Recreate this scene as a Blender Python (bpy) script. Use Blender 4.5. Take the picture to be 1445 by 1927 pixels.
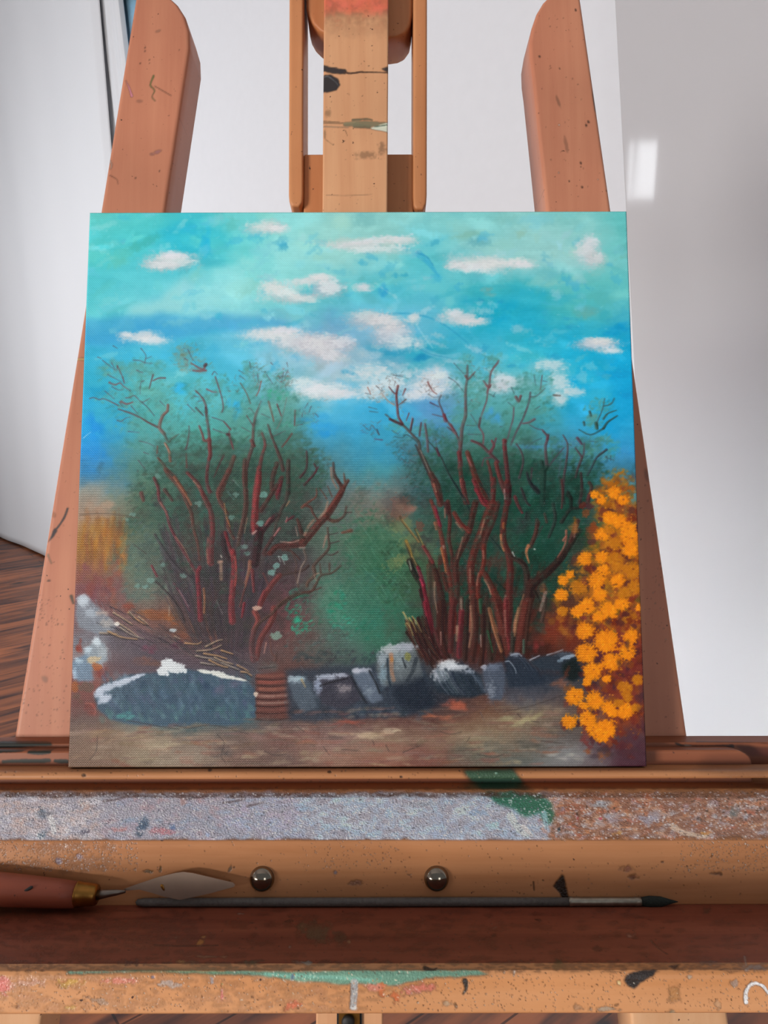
import numpy as np
import bpy, bmesh, math, random
import numpy as np
from mathutils import Vector, Matrix, Euler

for o in list(bpy.data.objects): bpy.data.objects.remove(o)
scene = bpy.context.scene
random.seed(5)

# ---------------------------------------------------------------- camera
# The easel leans back by TILT; its own frame is (x right, v up along the canvas, n towards the viewer),
# with the origin at the middle of the canvas' lower edge.
TILT = math.radians(18.14)
Z0 = 0.963
ct, st_ = math.cos(TILT), math.sin(TILT)
def E(x, v, n):
    return Vector((x, v * st_ - n * ct, Z0 + v * ct + n * st_))
CAM_E = (0.01943, 0.11627, 0.56637)
def rodrigues(r):
    a = float(np.linalg.norm(r)); k = np.array(r) / a
    Kx = np.array([[0, -k[2], k[1]], [k[2], 0, -k[0]], [-k[1], k[0], 0]])
    return np.eye(3) + math.sin(a) * Kx + (1 - math.cos(a)) * Kx @ Kx
RC = rodrigues((0.10717692, 0.00113527, -0.00219494))
FPX, CX, CY = 1500.0, 722.5, 963.5
def PE(px, py, n):
    """the point of the easel-frame plane n that the camera sees at sketch position px, py"""
    d = RC @ np.array([(px - CX) / FPX, -(py - CY) / FPX, -1.0])
    t = (n - CAM_E[2]) / d[2]
    return CAM_E[0] + t * d[0], CAM_E[1] + t * d[1]
def proj(x, v, n):
    """where a point of the easel frame stands in the sketch (arrays allowed)"""
    q = np.stack([x - CAM_E[0], v - CAM_E[1], n - CAM_E[2]], -1) @ RC
    return CX + FPX * q[..., 0] / -q[..., 2], CY - FPX * q[..., 1] / -q[..., 2]
ME = Matrix(((1, 0, 0), (0, st_, -ct), (0, ct, st_)))            # easel frame -> world
cam = bpy.data.cameras.new('camera'); cam_o = bpy.data.objects.new('camera', cam); scene.collection.objects.link(cam_o)
cam.sensor_fit = 'VERTICAL'; cam.sensor_height = 24.0; cam.lens = 24.0 * FPX / 1927.0
cam.clip_start = 0.02; cam.clip_end = 60
rot = ME @ Matrix([list(r) for r in RC])
cam_o.matrix_world = Matrix.Translation(E(*CAM_E)) @ rot.to_4x4()
CAMW = E(*CAM_E)
scene.camera = cam_o
def ray(px, py):
    return (rot @ Vector(((px - CX) / FPX, -(py - CY) / FPX, -1.0)))

# ---------------------------------------------------------------- world, windows, added fill lamps, exposure
scene.view_settings.view_transform = 'Standard'; scene.view_settings.look = 'None'
scene.view_settings.gamma = 1.0; scene.view_settings.exposure = 0.0; scene.view_settings.use_curve_mapping = False
w = bpy.data.worlds.new('daylight'); scene.world = w; w.use_nodes = True
w.node_tree.nodes['Background'].inputs[0].default_value = (0.86, 0.92, 1.0, 1)
w.node_tree.nodes['Background'].inputs[1].default_value = 0.26
def area_light(name, loc, aim, sx, sy, power, col):
    l = bpy.data.lights.new(name, 'AREA'); l.shape = 'RECTANGLE'; l.size = sx; l.size_y = sy; l.energy = power; l.color = col
    o = bpy.data.objects.new(name, l); scene.collection.objects.link(o); o.location = loc
    o.rotation_euler = (Vector(aim) - Vector(loc)).to_track_quat('-Z', 'Y').to_euler()
    return o
area_light('window_daylight', (-3.05, -2.55, 1.53), (0, -.1, 1.0), 1.9, .55, 250, (1.0, 0.97, 0.93))
area_light('window_daylight_rear', (1.6, -3.6, 2.1), (0, 0, 1.0), 0.9, 1.3, 16, (0.92, 0.96, 1.0))
area_light('added_wall_fill', (-3.0, 2.2, 1.3), (0.2, 2.8, 0.8), 1.4, 2.0, 42, (0.93, 0.97, 1.0))  # added fill lamp that brightens the back wall and curtains
low = area_light('added_panel_fill', (-3.0, .95, .45), (1.0, 1.2, .25), 1.3, .6, 8, (0.84, 0.94, 1.0)); low.data.spread = math.radians(34)  # added narrow fill lamp that lifts the foot of the glossy panel
# ---------------------------------------------------------------- the picture's paint layer
RNG = np.random.default_rng(7)

def hexc(h):
    return np.array([int(h[i:i+2], 16) for i in (0, 2, 4)], float) / 255.0

def lin(c):
    c = np.clip(c, 0, 1)
    return np.where(c <= 0.04045, c / 12.92, ((c + 0.055) / 1.055) ** 2.4)

def vnoise(h, w, cell, rng=RNG, cx=None):
    """smooth value noise, about 0..1, of grid cell size cell (cx across)"""
    cx = cx or cell
    gh, gw = int(h / cell) + 3, int(w / cx) + 3
    g = rng.random((gh, gw))
    y = np.arange(h) / cell; x = np.arange(w) / cx
    y0 = y.astype(int); x0 = x.astype(int)
    fy = y - y0; fx = x - x0
    fy = (fy * fy * (3 - 2 * fy))[:, None]; fx = (fx * fx * (3 - 2 * fx))[None, :]
    a = g[y0][:, x0]; b = g[y0][:, x0 + 1]; c = g[y0 + 1][:, x0]; d = g[y0 + 1][:, x0 + 1]
    return (a * (1 - fx) + b * fx) * (1 - fy) + (c * (1 - fx) + d * fx) * fy

def fnoise(h, w, cell, octs=4, gain=0.55, rng=RNG, cx=None):
    t = np.zeros((h, w)); a = 1.0; s = 0.0
    cx = cx or cell
    for _ in range(octs):
        t += a * vnoise(h, w, max(cell, 1.2), rng, max(cx, 1.2)); s += a; a *= gain; cell /= 2; cx /= 2
    return t / s

def sstep(a, b, x):
    t = np.clip((x - a) / (b - a), 0, 1)
    return t * t * (3 - 2 * t)

def box(a, r):
    if r < 1: return a
    for ax in (0, 1):
        p = np.concatenate([np.repeat(np.take(a, [0], ax), r + 1, ax), a, np.repeat(np.take(a, [-1], ax), r, ax)], ax)
        c = np.cumsum(p, ax)
        n = a.shape[ax]
        a = (np.take(c, np.arange(2 * r + 1, 2 * r + 1 + n), ax) - np.take(c, np.arange(0, n), ax)) / (2 * r + 1)
    return a

class Paint:
    """a sheet of paint: x0,y0 = its corner in the sketch's units, s = cells per unit"""
    def __init__(self, x0, y0, w, h, s=1.0, seed=3):
        self.x0, self.y0, self.s = x0, y0, s
        self.W, self.H = int(w * s), int(h * s)
        self.c = np.zeros((self.H, self.W, 3)); self.z = np.zeros((self.H, self.W))
        self.a = np.zeros((self.H, self.W))
        self.rng = np.random.default_rng(seed); self.solid = False
        self.n1 = fnoise(self.H, self.W, 7, 3, 0.6, self.rng)
        self.n2 = fnoise(self.H, self.W, 3.0, 2, 0.7, self.rng)
        self.n3 = fnoise(self.H, self.W, 26, 4, 0.6, self.rng)
        self.n4 = fnoise(self.H, self.W, 2.2, 2, 0.8, self.rng, 9)
    def win(self, xa, ya, xb, yb):
        i0 = max(0, int((ya - self.y0) * self.s)); i1 = min(self.H, int((yb - self.y0) * self.s) + 2)
        j0 = max(0, int((xa - self.x0) * self.s)); j1 = min(self.W, int((xb - self.x0) * self.s) + 2)
        if i1 <= i0 or j1 <= j0: return None
        yy = self.y0 + (np.arange(i0, i1) + 0.5)[:, None] / self.s; xx = self.x0 + (np.arange(j0, j1) + 0.5)[None, :] / self.s
        return slice(i0, i1), slice(j0, j1), xx, yy
    def put(self, si, sj, m, col, z=0.0):
        col = hexc(col) if isinstance(col, str) else col
        self.c[si, sj] += (col - self.c[si, sj]) * m[..., None]
        self.a[si, sj] = np.maximum(self.a[si, sj], m)
        self.z[si, sj] += z * m
    def dab(self, x, y, rx, ry, col, al=0.8, ang=0, soft=0.6, rough=0.35, z=0.0):
        R = max(rx, ry) * 1.5 + 3
        w = self.win(x - R, y - R, x + R, y + R)
        if w is None: return
        si, sj, xx, yy = w
        a = np.radians(ang); ca, sa = np.cos(a), np.sin(a)
        u = ((xx - x) * ca + (yy - y) * sa) / rx; v = (-(xx - x) * sa + (yy - y) * ca) / ry
        r = np.sqrt(u * u + v * v) + rough * 2 * (self.n1[si, sj] - 0.5) + rough * (self.n3[si, sj] - 0.5)
        self.put(si, sj, al * (1 - sstep(1 - soft, 1.12, r)), col, z)
    def dry(self, x, y, rx, ry, col, dens=0.5, al=0.85, ang=0, z=0.3, sharp=0.12, grain=None):
        """broken, scumbled paint"""
        R = max(rx, ry) * 1.4 + 3
        w = self.win(x - R, y - R, x + R, y + R)
        if w is None: return
        si, sj, xx, yy = w
        a = np.radians(ang); ca, sa = np.cos(a), np.sin(a)
        u = ((xx - x) * ca + (yy - y) * sa) / rx; v = (-(xx - x) * sa + (yy - y) * ca) / ry
        r = np.sqrt(u * u + v * v) + 0.5 * (self.n3[si, sj] - 0.5)
        n = 0.45 * self.n1[si, sj] + 0.55 * (self.n4 if grain else self.n2)[si, sj]
        k = dens * (1.15 - r) * 1.1
        self.put(si, sj, al * sstep(1 - k - sharp, 1 - k + sharp, n + 0.32) * (r < 1.25), col, z)
    def stroke(self, pts, w0, w1=None, col='000000', al=0.9, dry=0.0, z=0.3, mid=None, smooth=True):
        P = np.array(pts, float)
        if smooth and len(P) > 2:
            Q = [P[0]]
            E = np.vstack([2 * P[0] - P[1], P, 2 * P[-1] - P[-2]])
            for i in range(1, len(E) - 2):
                for t in (0.33, 0.67, 1.0):
                    p0, p1, p2, p3 = E[i-1], E[i], E[i+1], E[i+2]
                    Q.append(0.5 * ((2*p1) + (-p0+p2)*t + (2*p0-5*p1+4*p2-p3)*t*t + (-p0+3*p1-3*p2+p3)*t**3))
            P = np.array(Q)
        w1 = w0 if w1 is None else w1
        seg = np.linalg.norm(np.diff(P, axis=0), axis=1); L = np.concatenate([[0], np.cumsum(seg)]) / max(seg.sum(), 1e-6)
        mw = max(w0, w1, mid or 0)
        win = self.win(P[:, 0].min() - mw - 2, P[:, 1].min() - mw - 2, P[:, 0].max() + mw + 2, P[:, 1].max() + mw + 2)
        if win is None: return
        si, sj, xx, yy = win
        best = np.full(np.broadcast(xx, yy).shape, 9.0)
        for i in range(len(seg)):
            a, b = P[i], P[i+1]; d = b - a; dd = max(d @ d, 1e-9)
            t = np.clip(((xx - a[0]) * d[0] + (yy - a[1]) * d[1]) / dd, 0, 1)
            q = np.sqrt((xx - a[0] - t * d[0]) ** 2 + (yy - a[1] - t * d[1]) ** 2)
            l = L[i] + t * (L[i+1] - L[i])
            if mid is None: hw = (w0 + (w1 - w0) * l) / 2
            else: hw = np.where(l < 0.5, w0 + (mid - w0) * l * 2, mid + (w1 - mid) * (l * 2 - 1)) / 2
            best = np.minimum(best, (q - hw))
        edge = 0.95 + 0.16 * mw
        m = 1 - sstep(-edge * 0.6, edge * 0.6, best + (self.n1[si, sj] - 0.5) * min(2.2, 0.5 + mw * 0.2))
        if not self.solid: m = m * np.clip(0.78 + 0.9 * (self.n1[si, sj] - 0.42) + 0.5 * (self.n3[si, sj] - 0.5), 0.3, 1)
        if dry > 0: m = m * sstep(dry - 0.2, dry + 0.15, self.n2[si, sj] + 0.15)
        self.put(si, sj, al * m, col, z)
    def poly(self, pts, col, al=0.9, blur=2, rough=3, z=0.0):
        P = np.array(pts, float)
        win = self.win(P[:, 0].min() - 8, P[:, 1].min() - 8, P[:, 0].max() + 8, P[:, 1].max() + 8)
        if win is None: return
        si, sj, xx, yy = win
        X = xx + (self.n1[si, sj] - 0.5) * 2 * rough; Y = yy + (self.n3[si, sj] - 0.5) * 2 * rough
        ins = np.zeros(X.shape, bool)
        for i in range(len(P)):
            (xa, ya), (xb, yb) = P[i], P[(i+1) % len(P)]
            if ya == yb: continue
            ins ^= ((Y > min(ya, yb)) & (Y <= max(ya, yb)) & (X < xa + (Y - ya) * (xb - xa) / (yb - ya)))
        m = box(box(ins.astype(float), blur), blur)
        self.put(si, sj, al * m, col, z)

def paint_picture():
    K = Paint(118, 386, 1114, 1074, 1.0)
    r = K.rng
    # ---- underpainting: a coarse lattice of mixed colours
    cols = [180, 270, 360, 450, 540, 630, 720, 810, 900, 990, 1080, 1170]
    rows = {
     400: '62C8CB 50C4CE 3CBCD4 70CED2 8AD6D6 94D0CB 8ACBC8 86CFD0 82CECE 8ACECB 84CCCA 68C6C8',
     440: '54C6CE 48C2D2 30BAD6 66CCD6 90DADA 98D4CF 90CFCC 78CBD2 8CD0D0 94D1CF 92D0CE 6CC6C8',
     490: '4CC2CE 4CC2D4 38B8D6 62CCD8 94DCDC 98D6D3 84CED2 58C2D4 94CECE 98D1D0 98D0D0 76CACC',
     545: '4CC0D0 66CAD8 88D6DE 9AE0E1 88D6D6 60BECC 4AB8D2 5EC2D8 40B4CA 34AEC6 5CBEC4 64C2C6',
     585: '58C2D0 7CCEDA 90D6DC 8CD8DE 74C8D4 60B8D0 68BCD8 5CB8D8 2CAECA 26AACC 48B6C4 4CB4CC',
     620: '3AA6D2 48AEDA 4CB4DA 6CBEDC 78B6D4 6CACD0 88BCD6 58B4D8 28AED4 22ACD4 30AED2 22A2D2',
     665: '34ACD6 4CBADC 38B0DE 5CBCE0 98C8DA A4BCCC 56A4C6 30A6C8 4CB4D6 3CBCDC 20B0DE 16A8DC',
     715: '2CA8D0 58B4BC 54B8CC 48B8DC 7CBCCC A4C6D2 94C4D2 94C0D0 68B8C4 78BCC8 30B6E0 16A6E0',
     765: '28A6DA 50ACB0 4CB8D4 58A8A8 62A09A 50B4E0 34A6DC 5C9CD4 56A4AC 54A4A8 28AEE2 1AA4E0',
     810: '1E9ADE 4CA0A4 50A8A0 54988C 50887E 389ED4 38A0CC 4C90B4 4C8C8A 4C908E 34A0D0 2AA0D8',
     855: '2690D8 54908E 4C8074 4A6E60 4A6A5E 4C90A4 3898C0 4C7C8A 4A6C66 446A66 4A86A0 3C98D0',
     890: '5090B4 5E8A7C 46685E 466454 42584C 5E8C90 54A0AC 4C7474 40584C 345C52 3C706C 4888A0',
     925: '989C94 607C66 40685E 485E50 444E44 647C80 7C8C88 44666C 3C5A4A 2C5A4C 3A6A68 5C98A8',
     965: 'A8907C 587060 3E645A 485C50 44504A 68746E 847C70 466A62 3C5848 24584A 2E5A50 8C7C50',
     1010:'A87C40 60705C 506459 44544E 4A5A52 62786A 5E8066 54705C 40463A 22503E 28523E C88424',
     1060:'9A6C4A 6A7A6A 52625E 484448 50484A 607068 3E7458 50684E 5A3A30 26503E 3A4238 C07C28',
     1110:'845658 76786C 62585A 4C3C46 664A50 5E8C78 3E7258 445E4A 50302A 304C3C 5A4436 BC7826',
     1160:'806264 846058 80583E 4A3A44 70484A 56907C 3C7C66 3C604E 4A2C28 48342C 723C2C A05A2A',
     1200:'808088 76606A 845444 50404A 74504E 5C7A70 447864 44564A 44241E 402822 7E3C2C 8C4430',
     1235:'988888 60585F 6A5056 5C4C52 6C5450 566460 4A6660 50484A 58302A 4A2C26 6A3A2E 8A4030',
     1275:'8A5650 7A5C60 56646E 566068 6C4640 50545C 48505A 3A424C 505058 303A48 3C4048 7A3A34',
     1315:'78504C 607280 3E586C 3C5268 6A4A44 434B58 3C4450 3A3C46 684A44 606068 6C5A54 8C4432',
     1350:'74605A 607A7C 4C6468 4C646C 665856 66504E 74544E 6A4A44 80604E 94826C 74645A 944A2C',
     1385:'806A5C 988470 8C7C70 7C6A62 846058 947870 96806E 907464 94806A 8A7C6C 6A605C 60444A',
     1425:'846C5C 9A8C78 A09282 80685E 74605A 9C7C6C 987060 8A6258 787468 747670 8C8C8C 5A3C46',
     1460:'846C5C 8A7464 907868 80685E 7A5E56 8C6C60 8C6456 805A50 786C60 707070 7C7878 563842'}
    ys = np.array(sorted(rows)); G = np.array([[hexc(h) for h in rows[y].split()] for y in ys])
    H, W = K.H, K.W
    yy, xx = np.mgrid[0:H, 0:W].astype(float)
    wx = (fnoise(H, W, 60, 4, 0.6, r) - 0.5) * 70 + (K.n1 - 0.5) * 14; wy = (fnoise(H, W, 50, 4, 0.6, r) - 0.5) * 46 + (K.n1 - 0.5) * 8
    px = np.clip(xx + K.x0 + wx, cols[0], cols[-1] - .01); py = np.clip(yy + K.y0 + wy, ys[0], ys[-1] - .01)
    fx = (px - cols[0]) / 90.0; ix = fx.astype(int); fx = fx - ix; fx = fx * fx * (3 - 2 * fx)
    iy = np.searchsorted(ys, py, side='right') - 1; fy = (py - ys[iy]) / (ys[iy+1] - ys[iy])
    fx = fx[..., None]; fy = fy[..., None]
    K.c = (G[iy, ix] * (1-fx) + G[iy, ix+1] * fx) * (1-fy) + (G[iy+1, ix] * (1-fx) + G[iy+1, ix+1] * fx) * fy
    K.a[:] = 1
    # brushy value variation, mostly sideways in the sky
    K.c += ((fnoise(H, W, 9, 3, 0.6, r, 38) - 0.5) * 0.055)[..., None] + ((K.n1 - 0.5) * 0.03)[..., None]
    def jig(col, k=0.03):
        return np.clip(hexc(col) + r.normal(0, k) + r.normal(0, k * 0.4, 3), 0, 1)
    def flat(x, y, rx, ry, col, al=0.6, ang=0, n=8):
        for _ in range(n):
            K.dab(x + r.normal(0, rx*.4), y + r.normal(0, ry*.4), rx*.5, ry*.5, jig(col, .02), al*.6, ang + r.normal(0, 12), .8, .4)
    sk = sstep(1000, 780, yy + K.y0)[..., None]; sat = sstep(.25, .55, K.c[..., 2:3] - K.c[..., 0:1])
    K.c += sk * sat * np.array([.02, .012, -.025])
    # ---- sky patches
    for _ in range(420):                                        # flat brush touches
        x = r.uniform(160, 1195); y = r.uniform(396, 780)
        i, j = int(y - K.y0), int(x - K.x0)
        K.dab(x, y, r.uniform(10, 44), r.uniform(5, 20), np.clip(K.c[i, j] + r.normal(.006, .045) + np.array([.02, .0, -.02]) * r.normal(.2, 1.2), 0, 1), r.uniform(.3, .75), r.normal(-8, 25), .7, .45)
    K.poly([(150,596),(230,596),(300,588),(360,596),(430,590),(540,604),(540,612),(420,622),(300,640),(150,650)], '3C9CD0', .55, 5, 6)
    K.poly([(160,520),(200,500),(300,470),(350,520),(360,585),(260,592),(160,590)], '5CC6D6', .35, 10, 8)
    K.poly([(240,575),(300,560),(340,520),(356,535),(350,585),(240,592)], 'A8D8D8', .5, 6, 6)
    flat(350,545,18,40,'90D8E0',.5); flat(390,590,25,12,'88D0DC',.6); flat(385,455,14,45,'22B2DA',.5); flat(340,430,40,20,'30B8D8',.4)
    flat(430,520,60,40,'9CE2E2',.5); flat(480,480,60,30,'8CDADC',.4)
    flat(715,552,17,20,'2C9CCC',.8); K.stroke([(784,478),(800,492),(822,520)], 14, 4, '38A8CE', .7)
    K.stroke([(780,476),(800,484),(812,500)], 4, 2, '2890BC', .6)
    flat(795,672,26,14,'2894C0',.8); flat(740,665,40,16,'2C9CC0',.5); flat(940,592,32,26,'16A6CC',.7); flat(880,570,40,24,'2AACCA',.4)
    K.stroke([(700,596),(760,590),(820,604),(870,640),(890,660)], 5, 3, '2A98C0', .5); K.stroke([(820,560),(880,545),(960,540),(1060,560)], 8, 3, '3CB0C0', .4)
    K.stroke([(770,620),(790,655),(830,672),(862,668)], 10, 8, '78C0D4', .6, .3)
    K.stroke([(765,640),(800,664),(850,676)], 2.5, 2, '2C8CB0', .5); K.stroke([(780,610),(800,640),(812,655)], 5, 3, '9CD4E0', .5, .4)
    flat(1165,620,25,14,'189CD0',.7); flat(1000,560,80,18,'30B0C8',.4); flat(1100,585,40,14,'64A8A4',.5); flat(915,548,18,10,'78A8A4',.5)
    flat(1060,530,30,20,'58BCC2',.4); flat(1140,830,40,30,'18A2DC',.4); flat(1080,735,30,24,'10ACE0',.6)
    flat(330,735,22,16,'38B6E4',.8); flat(440,765,14,24,'36B4E4',.9); flat(175,800,20,30,'1C92DC',.7); flat(600,800,40,18,'2C9CDC',.6)
    flat(655,700,20,12,'2A98C4',.6); flat(820,815,18,24,'4C98D4',.6); flat(930,780,16,20,'48A4DC',.7); flat(1010,840,50,12,'50A0DC',.6)
    flat(185,950,30,16,'B49C84',.6); flat(770,960,24,16,'A07C6C',.6)
    for _ in range(150):                                            # broken brushwork round the middle of the sky
        x, y = r.uniform(480, 1170), r.uniform(440, 720)
        K.dab(x, y, r.uniform(8, 26), r.uniform(4, 11), jig(['7CCCDC', '2CA4C8', '48B4CC', '9CD8E0', '36A8D0', '2494BC', 'A8D4DC', '60BCD0'][r.integers(8)], .02), r.uniform(.2, .5), r.choice([-25, 30, 0, 15]) + r.normal(0, 10), .75, .9)
    for _ in range(40):
        x, y = r.uniform(640, 980), r.uniform(580, 740); K.dry(x, y, r.uniform(8, 26), r.uniform(4, 10), jig('B4CCD4', .02), .5, .45, r.normal(-10, 25), .3, .3)
    for _ in range(60):
        x, y = r.uniform(165, 560), r.uniform(400, 720); K.dab(x, y, r.uniform(10, 30), r.uniform(5, 12), jig(['7CCCD8', '3CB4D4', '5CC0D4', '98DCDC'][r.integers(4)], .02), r.uniform(.2, .45), r.normal(-15, 20), .8, .9)
    # ---- clouds
    W1, W2, W3 = 'D2D4D6', 'C4C4C8', 'B8B8C2'
    clouds = [(318,492,44,15,W2,.6),(322,480,26,8,W1,.5),(300,498,30,8,W2,.5),(492,428,34,13,W2,.4),(520,430,20,8,W1,.3),
      (530,552,44,12,W1,.5),(510,540,22,14,W1,.5),(560,562,40,8,W2,.5),(565,530,40,8,W1,.4),(615,542,30,17,W3,.75),(600,522,26,7,W1,.5),(680,542,20,8,W1,.4),
      (262,632,34,9,W1,.5),(285,640,30,8,W1,.5),(235,628,16,7,W2,.4),
      (560,645,60,20,W2,.65),(600,650,44,22,W3,.8),(640,645,26,14,W3,.8),(620,670,28,12,W2,.6),(500,630,46,12,W1,.45),(530,622,40,8,W1,.4),
      (680,458,76,10,'C4CCC8',.6),(740,452,40,8,W1,.45),(660,462,50,6,W1,.45),(700,470,70,8,'B4CCCC',.4),
      (895,498,52,13,W1,.7),(880,505,34,9,'EAEDEE',.6),(940,496,50,8,W1,.4),(975,500,30,7,W1,.3),(855,500,20,8,W2,.4),
      (1105,462,16,18,W1,.5),(1100,478,24,24,'B8CCD0',.5),(1118,490,20,14,W2,.4),
      (1120,650,44,11,W3,.65),(1132,644,28,8,W1,.5),(1145,662,26,6,W1,.4),
      (690,600,40,16,W3,.7),(735,630,34,22,W3,.7),(725,605,32,14,W2,.6),(755,645,26,16,'A8C4D4',.5),(775,600,12,10,W1,.4),
      (862,602,32,13,W2,.6),(890,606,30,8,W1,.35),(850,590,18,8,W1,.3),
      (600,735,46,14,W1,.6),(640,742,46,9,W1,.6),(585,728,26,14,'DDE4EA',.6),(560,720,30,10,'A8D0DC',.5),
      (700,738,30,16,'B4D0DA',.5),(725,720,40,22,'B0CCD8',.5),(690,700,50,18,'A0CCD8',.4),
      (808,722,34,24,'BCCCD8',.9),(800,735,40,14,'C0D0DC',.7),(775,745,26,12,'C4D4E0',.6),(825,708,20,10,'BCD0DC',.7),
      (945,722,22,16,'B4CCD4',.7),(930,730,26,12,'A8C8D4',.5),(1030,690,34,14,'84C4D4',.5),(1050,725,24,24,'90C8D2',.6),(1052,752,14,14,'A4CCD0',.7),(1075,740,24,10,'84C4D2',.5)]
    for x, y, a, b, c, d in clouds:
        K.dab(x, y, a*1.15, b*1.2, c, .2 + .3 * d, r.normal(0, 5), .95, .8)
        K.dry(x, y, a*1.1, b*1.1, c, .42 + .34 * d, .5, r.normal(0, 5), .4, .3)
        K.dry(x + a*.1, y - b*.15, a*.9, b*.9, jig('DDE0E4', .02), .3 + .3 * d, .6, r.normal(0, 5), .6, .2, True)
        for _ in range(int(a * b / 22)):
            xx_, yy_ = x + r.normal(0, a*.42), y + r.normal(0, b*.42); g = r.uniform(-60, 20); l = r.uniform(2, 6)
            K.stroke([(xx_, yy_), (xx_ + l*np.cos(np.radians(g)), yy_ + l*np.sin(np.radians(g)))], 1.6, .6, jig('E2E6EA' if r.random() < .35 else c), .4, 0, .4)
    for _ in range(130):
        x, y = r.uniform(170, 1170), r.uniform(420, 780)
        K.stroke([(x, y), (x + r.uniform(-7, 7), y + r.uniform(-4, 4))], 1.3, .6, 'BCE4EA', .4)
    # ---- foliage masses
    def hexc_mix(h, b): return h if b is None else ''.join('%02X' % int(255 * v) for v in (hexc(h) * .6 + hexc(b) * .4))
    def leafy(x, y, rx, ry, n, pal, sz=(1.5, 4.5), al=.6, base=None, ba=.5):
        if base: 
            for _ in range(5): K.dab(x + r.normal(0, rx*.3), y + r.normal(0, ry*.3), rx*.75, ry*.75, base, ba*.5, 0, .95, .5)
        for _ in range(n):
            q = np.sqrt(r.random()) * (1 + abs(r.normal(0, .12))); t = r.uniform(0, 6.283)
            s = r.uniform(*sz)
            K.dab(x + rx*q*np.cos(t), y + ry*q*np.sin(t), s * r.uniform(.8, 2), s * .7, jig(hexc_mix(pal[r.integers(len(pal))], base), .025), al * r.uniform(.35, .9), r.uniform(-70, 20), .8, .6)
    TE = ['5A9C98', '62A49C', '4C908A', '6CA8A4', '55948C', '3C7C74']
    GR = ['3E6A5C', '2E5A4C', '4A7868', '345F52', '55806E', '2C4C44']
    DG = ['1F5444', '286050', '1A4638', '2F6C58', '244A40']
    BRN = ['4E4640', '5A4A44', '443C3C', '4C5448']
    for x, y, a, b, n in [(240,700,50,26,110),(215,690,36,18,50),(270,690,40,20,60),(225,745,46,24,110),(290,740,44,30,110),(260,790,48,28,130),(310,790,46,34,150),(370,770,34,34,110),
                          (385,735,30,26,90),(415,720,16,20,40),(478,720,26,40,120),(465,690,12,18,40),(505,735,34,40,150),(535,720,16,28,60),(540,770,26,36,100),(420,790,34,36,110),
                          (480,790,42,40,150),(310,835,50,24,120),(280,850,40,34,100),(570,800,28,16,30)]:
        leafy(x, y, a * .92, b * .92, int(n * .8), TE, (1.5, 5), .5, '589A94', .36)
    leafy(350,672,24,28,150,['7C8C7C','68907E','8A7E70','5E948C','6A9A8E'],(1.2,3.5),.5,'74968A',.6)
    leafy(376,690,22,14,70,['7A8E82','6A8C86'],(1.2,3.5),.4,'6C9490',.5)
    leafy(485,700,12,26,60,['7C8E88','8A8C84','6C9088'],(1,3),.5); leafy(530,712,14,18,60,['8A8480','7C8C84','946C64'],(1,2.5),.6)
    leafy(518,742,24,10,40,['3CA486','44AC90'],(2,4),.6); leafy(410,815,14,8,20,['3AA088'],(2,4),.6); leafy(535,800,16,8,22,['3C9C80'],(2,4),.5)
    leafy(580,780,24,16,60,['5C7888','6A8898','4C7084'],(1,2.6),.5)
    for x, y, a, b, n in [(350,850,50,30,150),(420,850,50,30,160),(500,850,44,40,200),(560,860,34,40,140),(300,900,36,40,130),(370,910,60,50,240),(460,920,60,50,240),(540,930,40,50,180),
                          (270,930,30,40,110),(320,980,50,50,160),(400,1000,60,60,200),(250,985,22,22,60),(590,870,26,26,90),(600,910,30,26,70)]:
        leafy(x, y, a, b, n, GR + BRN[:2], (2, 6), .5, '45685C', .35)
    for x, y, a, b, n in [(270,1020,36,40,150),(230,1045,26,30,90),(300,1080,44,36,170),(260,1110,30,20,70),(330,1050,36,40,120)]:
        leafy(x, y, a, b, n, ['6A8478', '5C766E', '7C9488', '56706A', '4C6460'], (2, 6), .5, '607870', .45)
    # right tree crown
    for x, y, a, b, n in [(875,690,22,24,70),(880,730,34,44,150),(870,790,36,40,140),(925,680,22,22,70),(905,740,30,34,80),(985,730,30,30,100),(1010,720,34,26,110),(970,780,36,50,150),(1010,770,34,34,90),
                          (900,830,40,40,160),(960,840,36,30,140),(790,815,40,28,110),(750,800,36,20,50),(1125,770,30,22,130),(1115,795,22,16,90),(1080,850,36,26,130),(1120,850,30,24,100),(1150,850,18,22,60),
                          (1030,850,36,20,80),(1130,830,26,12,60)]:
        leafy(x, y, a * .85, b * .88, int(n * .75), TE + ['4A8C80'], (1.5, 5), .45, '549A92', .3)
    leafy(745,745,26,22,80,['A89C94','9CA09C','8C8C88','B0A098'],(1,2.4),.5); leafy(712,740,20,16,60,['A49488','8C8C88','B09C90'],(1,2.4),.5)
    leafy(808,718,16,18,40,['9C9C98','A08880'],(1,2.2),.5); leafy(695,805,18,12,40,['5C6C88','607C94'],(1,2.5),.5)
    leafy(770,840,34,28,150,['3C6E72','34605E','2C5050','4A7C80'],(1.2,4),.6,'4A7C88',.4); leafy(790,880,30,40,170,['3C605C','2C504C','4C706C'],(1.5,5),.6,'48706C',.5)
    leafy(780,920,20,34,90,['2C5A58','345048','3A6A6A'],(1.5,4),.6)
    for x, y, a, b, n in [(840,880,50,40,220),(910,880,50,44,240),(970,890,40,40,200),(1040,900,50,40,230),(1100,900,40,40,200),(860,940,60,50,220),(960,960,60,60,260),(1050,960,60,50,260),
                          (1120,920,30,40,120),(940,1030,60,60,200),(1040,1030,50,60,200)]:
        leafy(x, y, a, b, n, GR[:4] + DG, (2, 7), .5, '2C5A4C', .42)
    leafy(1085,980,44,30,110,['3A6058','4C6A64'],(2,6),.5); leafy(1080,1040,34,50,120,['465A50','56564C','3C4C44'],(2,6),.5,'4A564C',.4)
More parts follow.
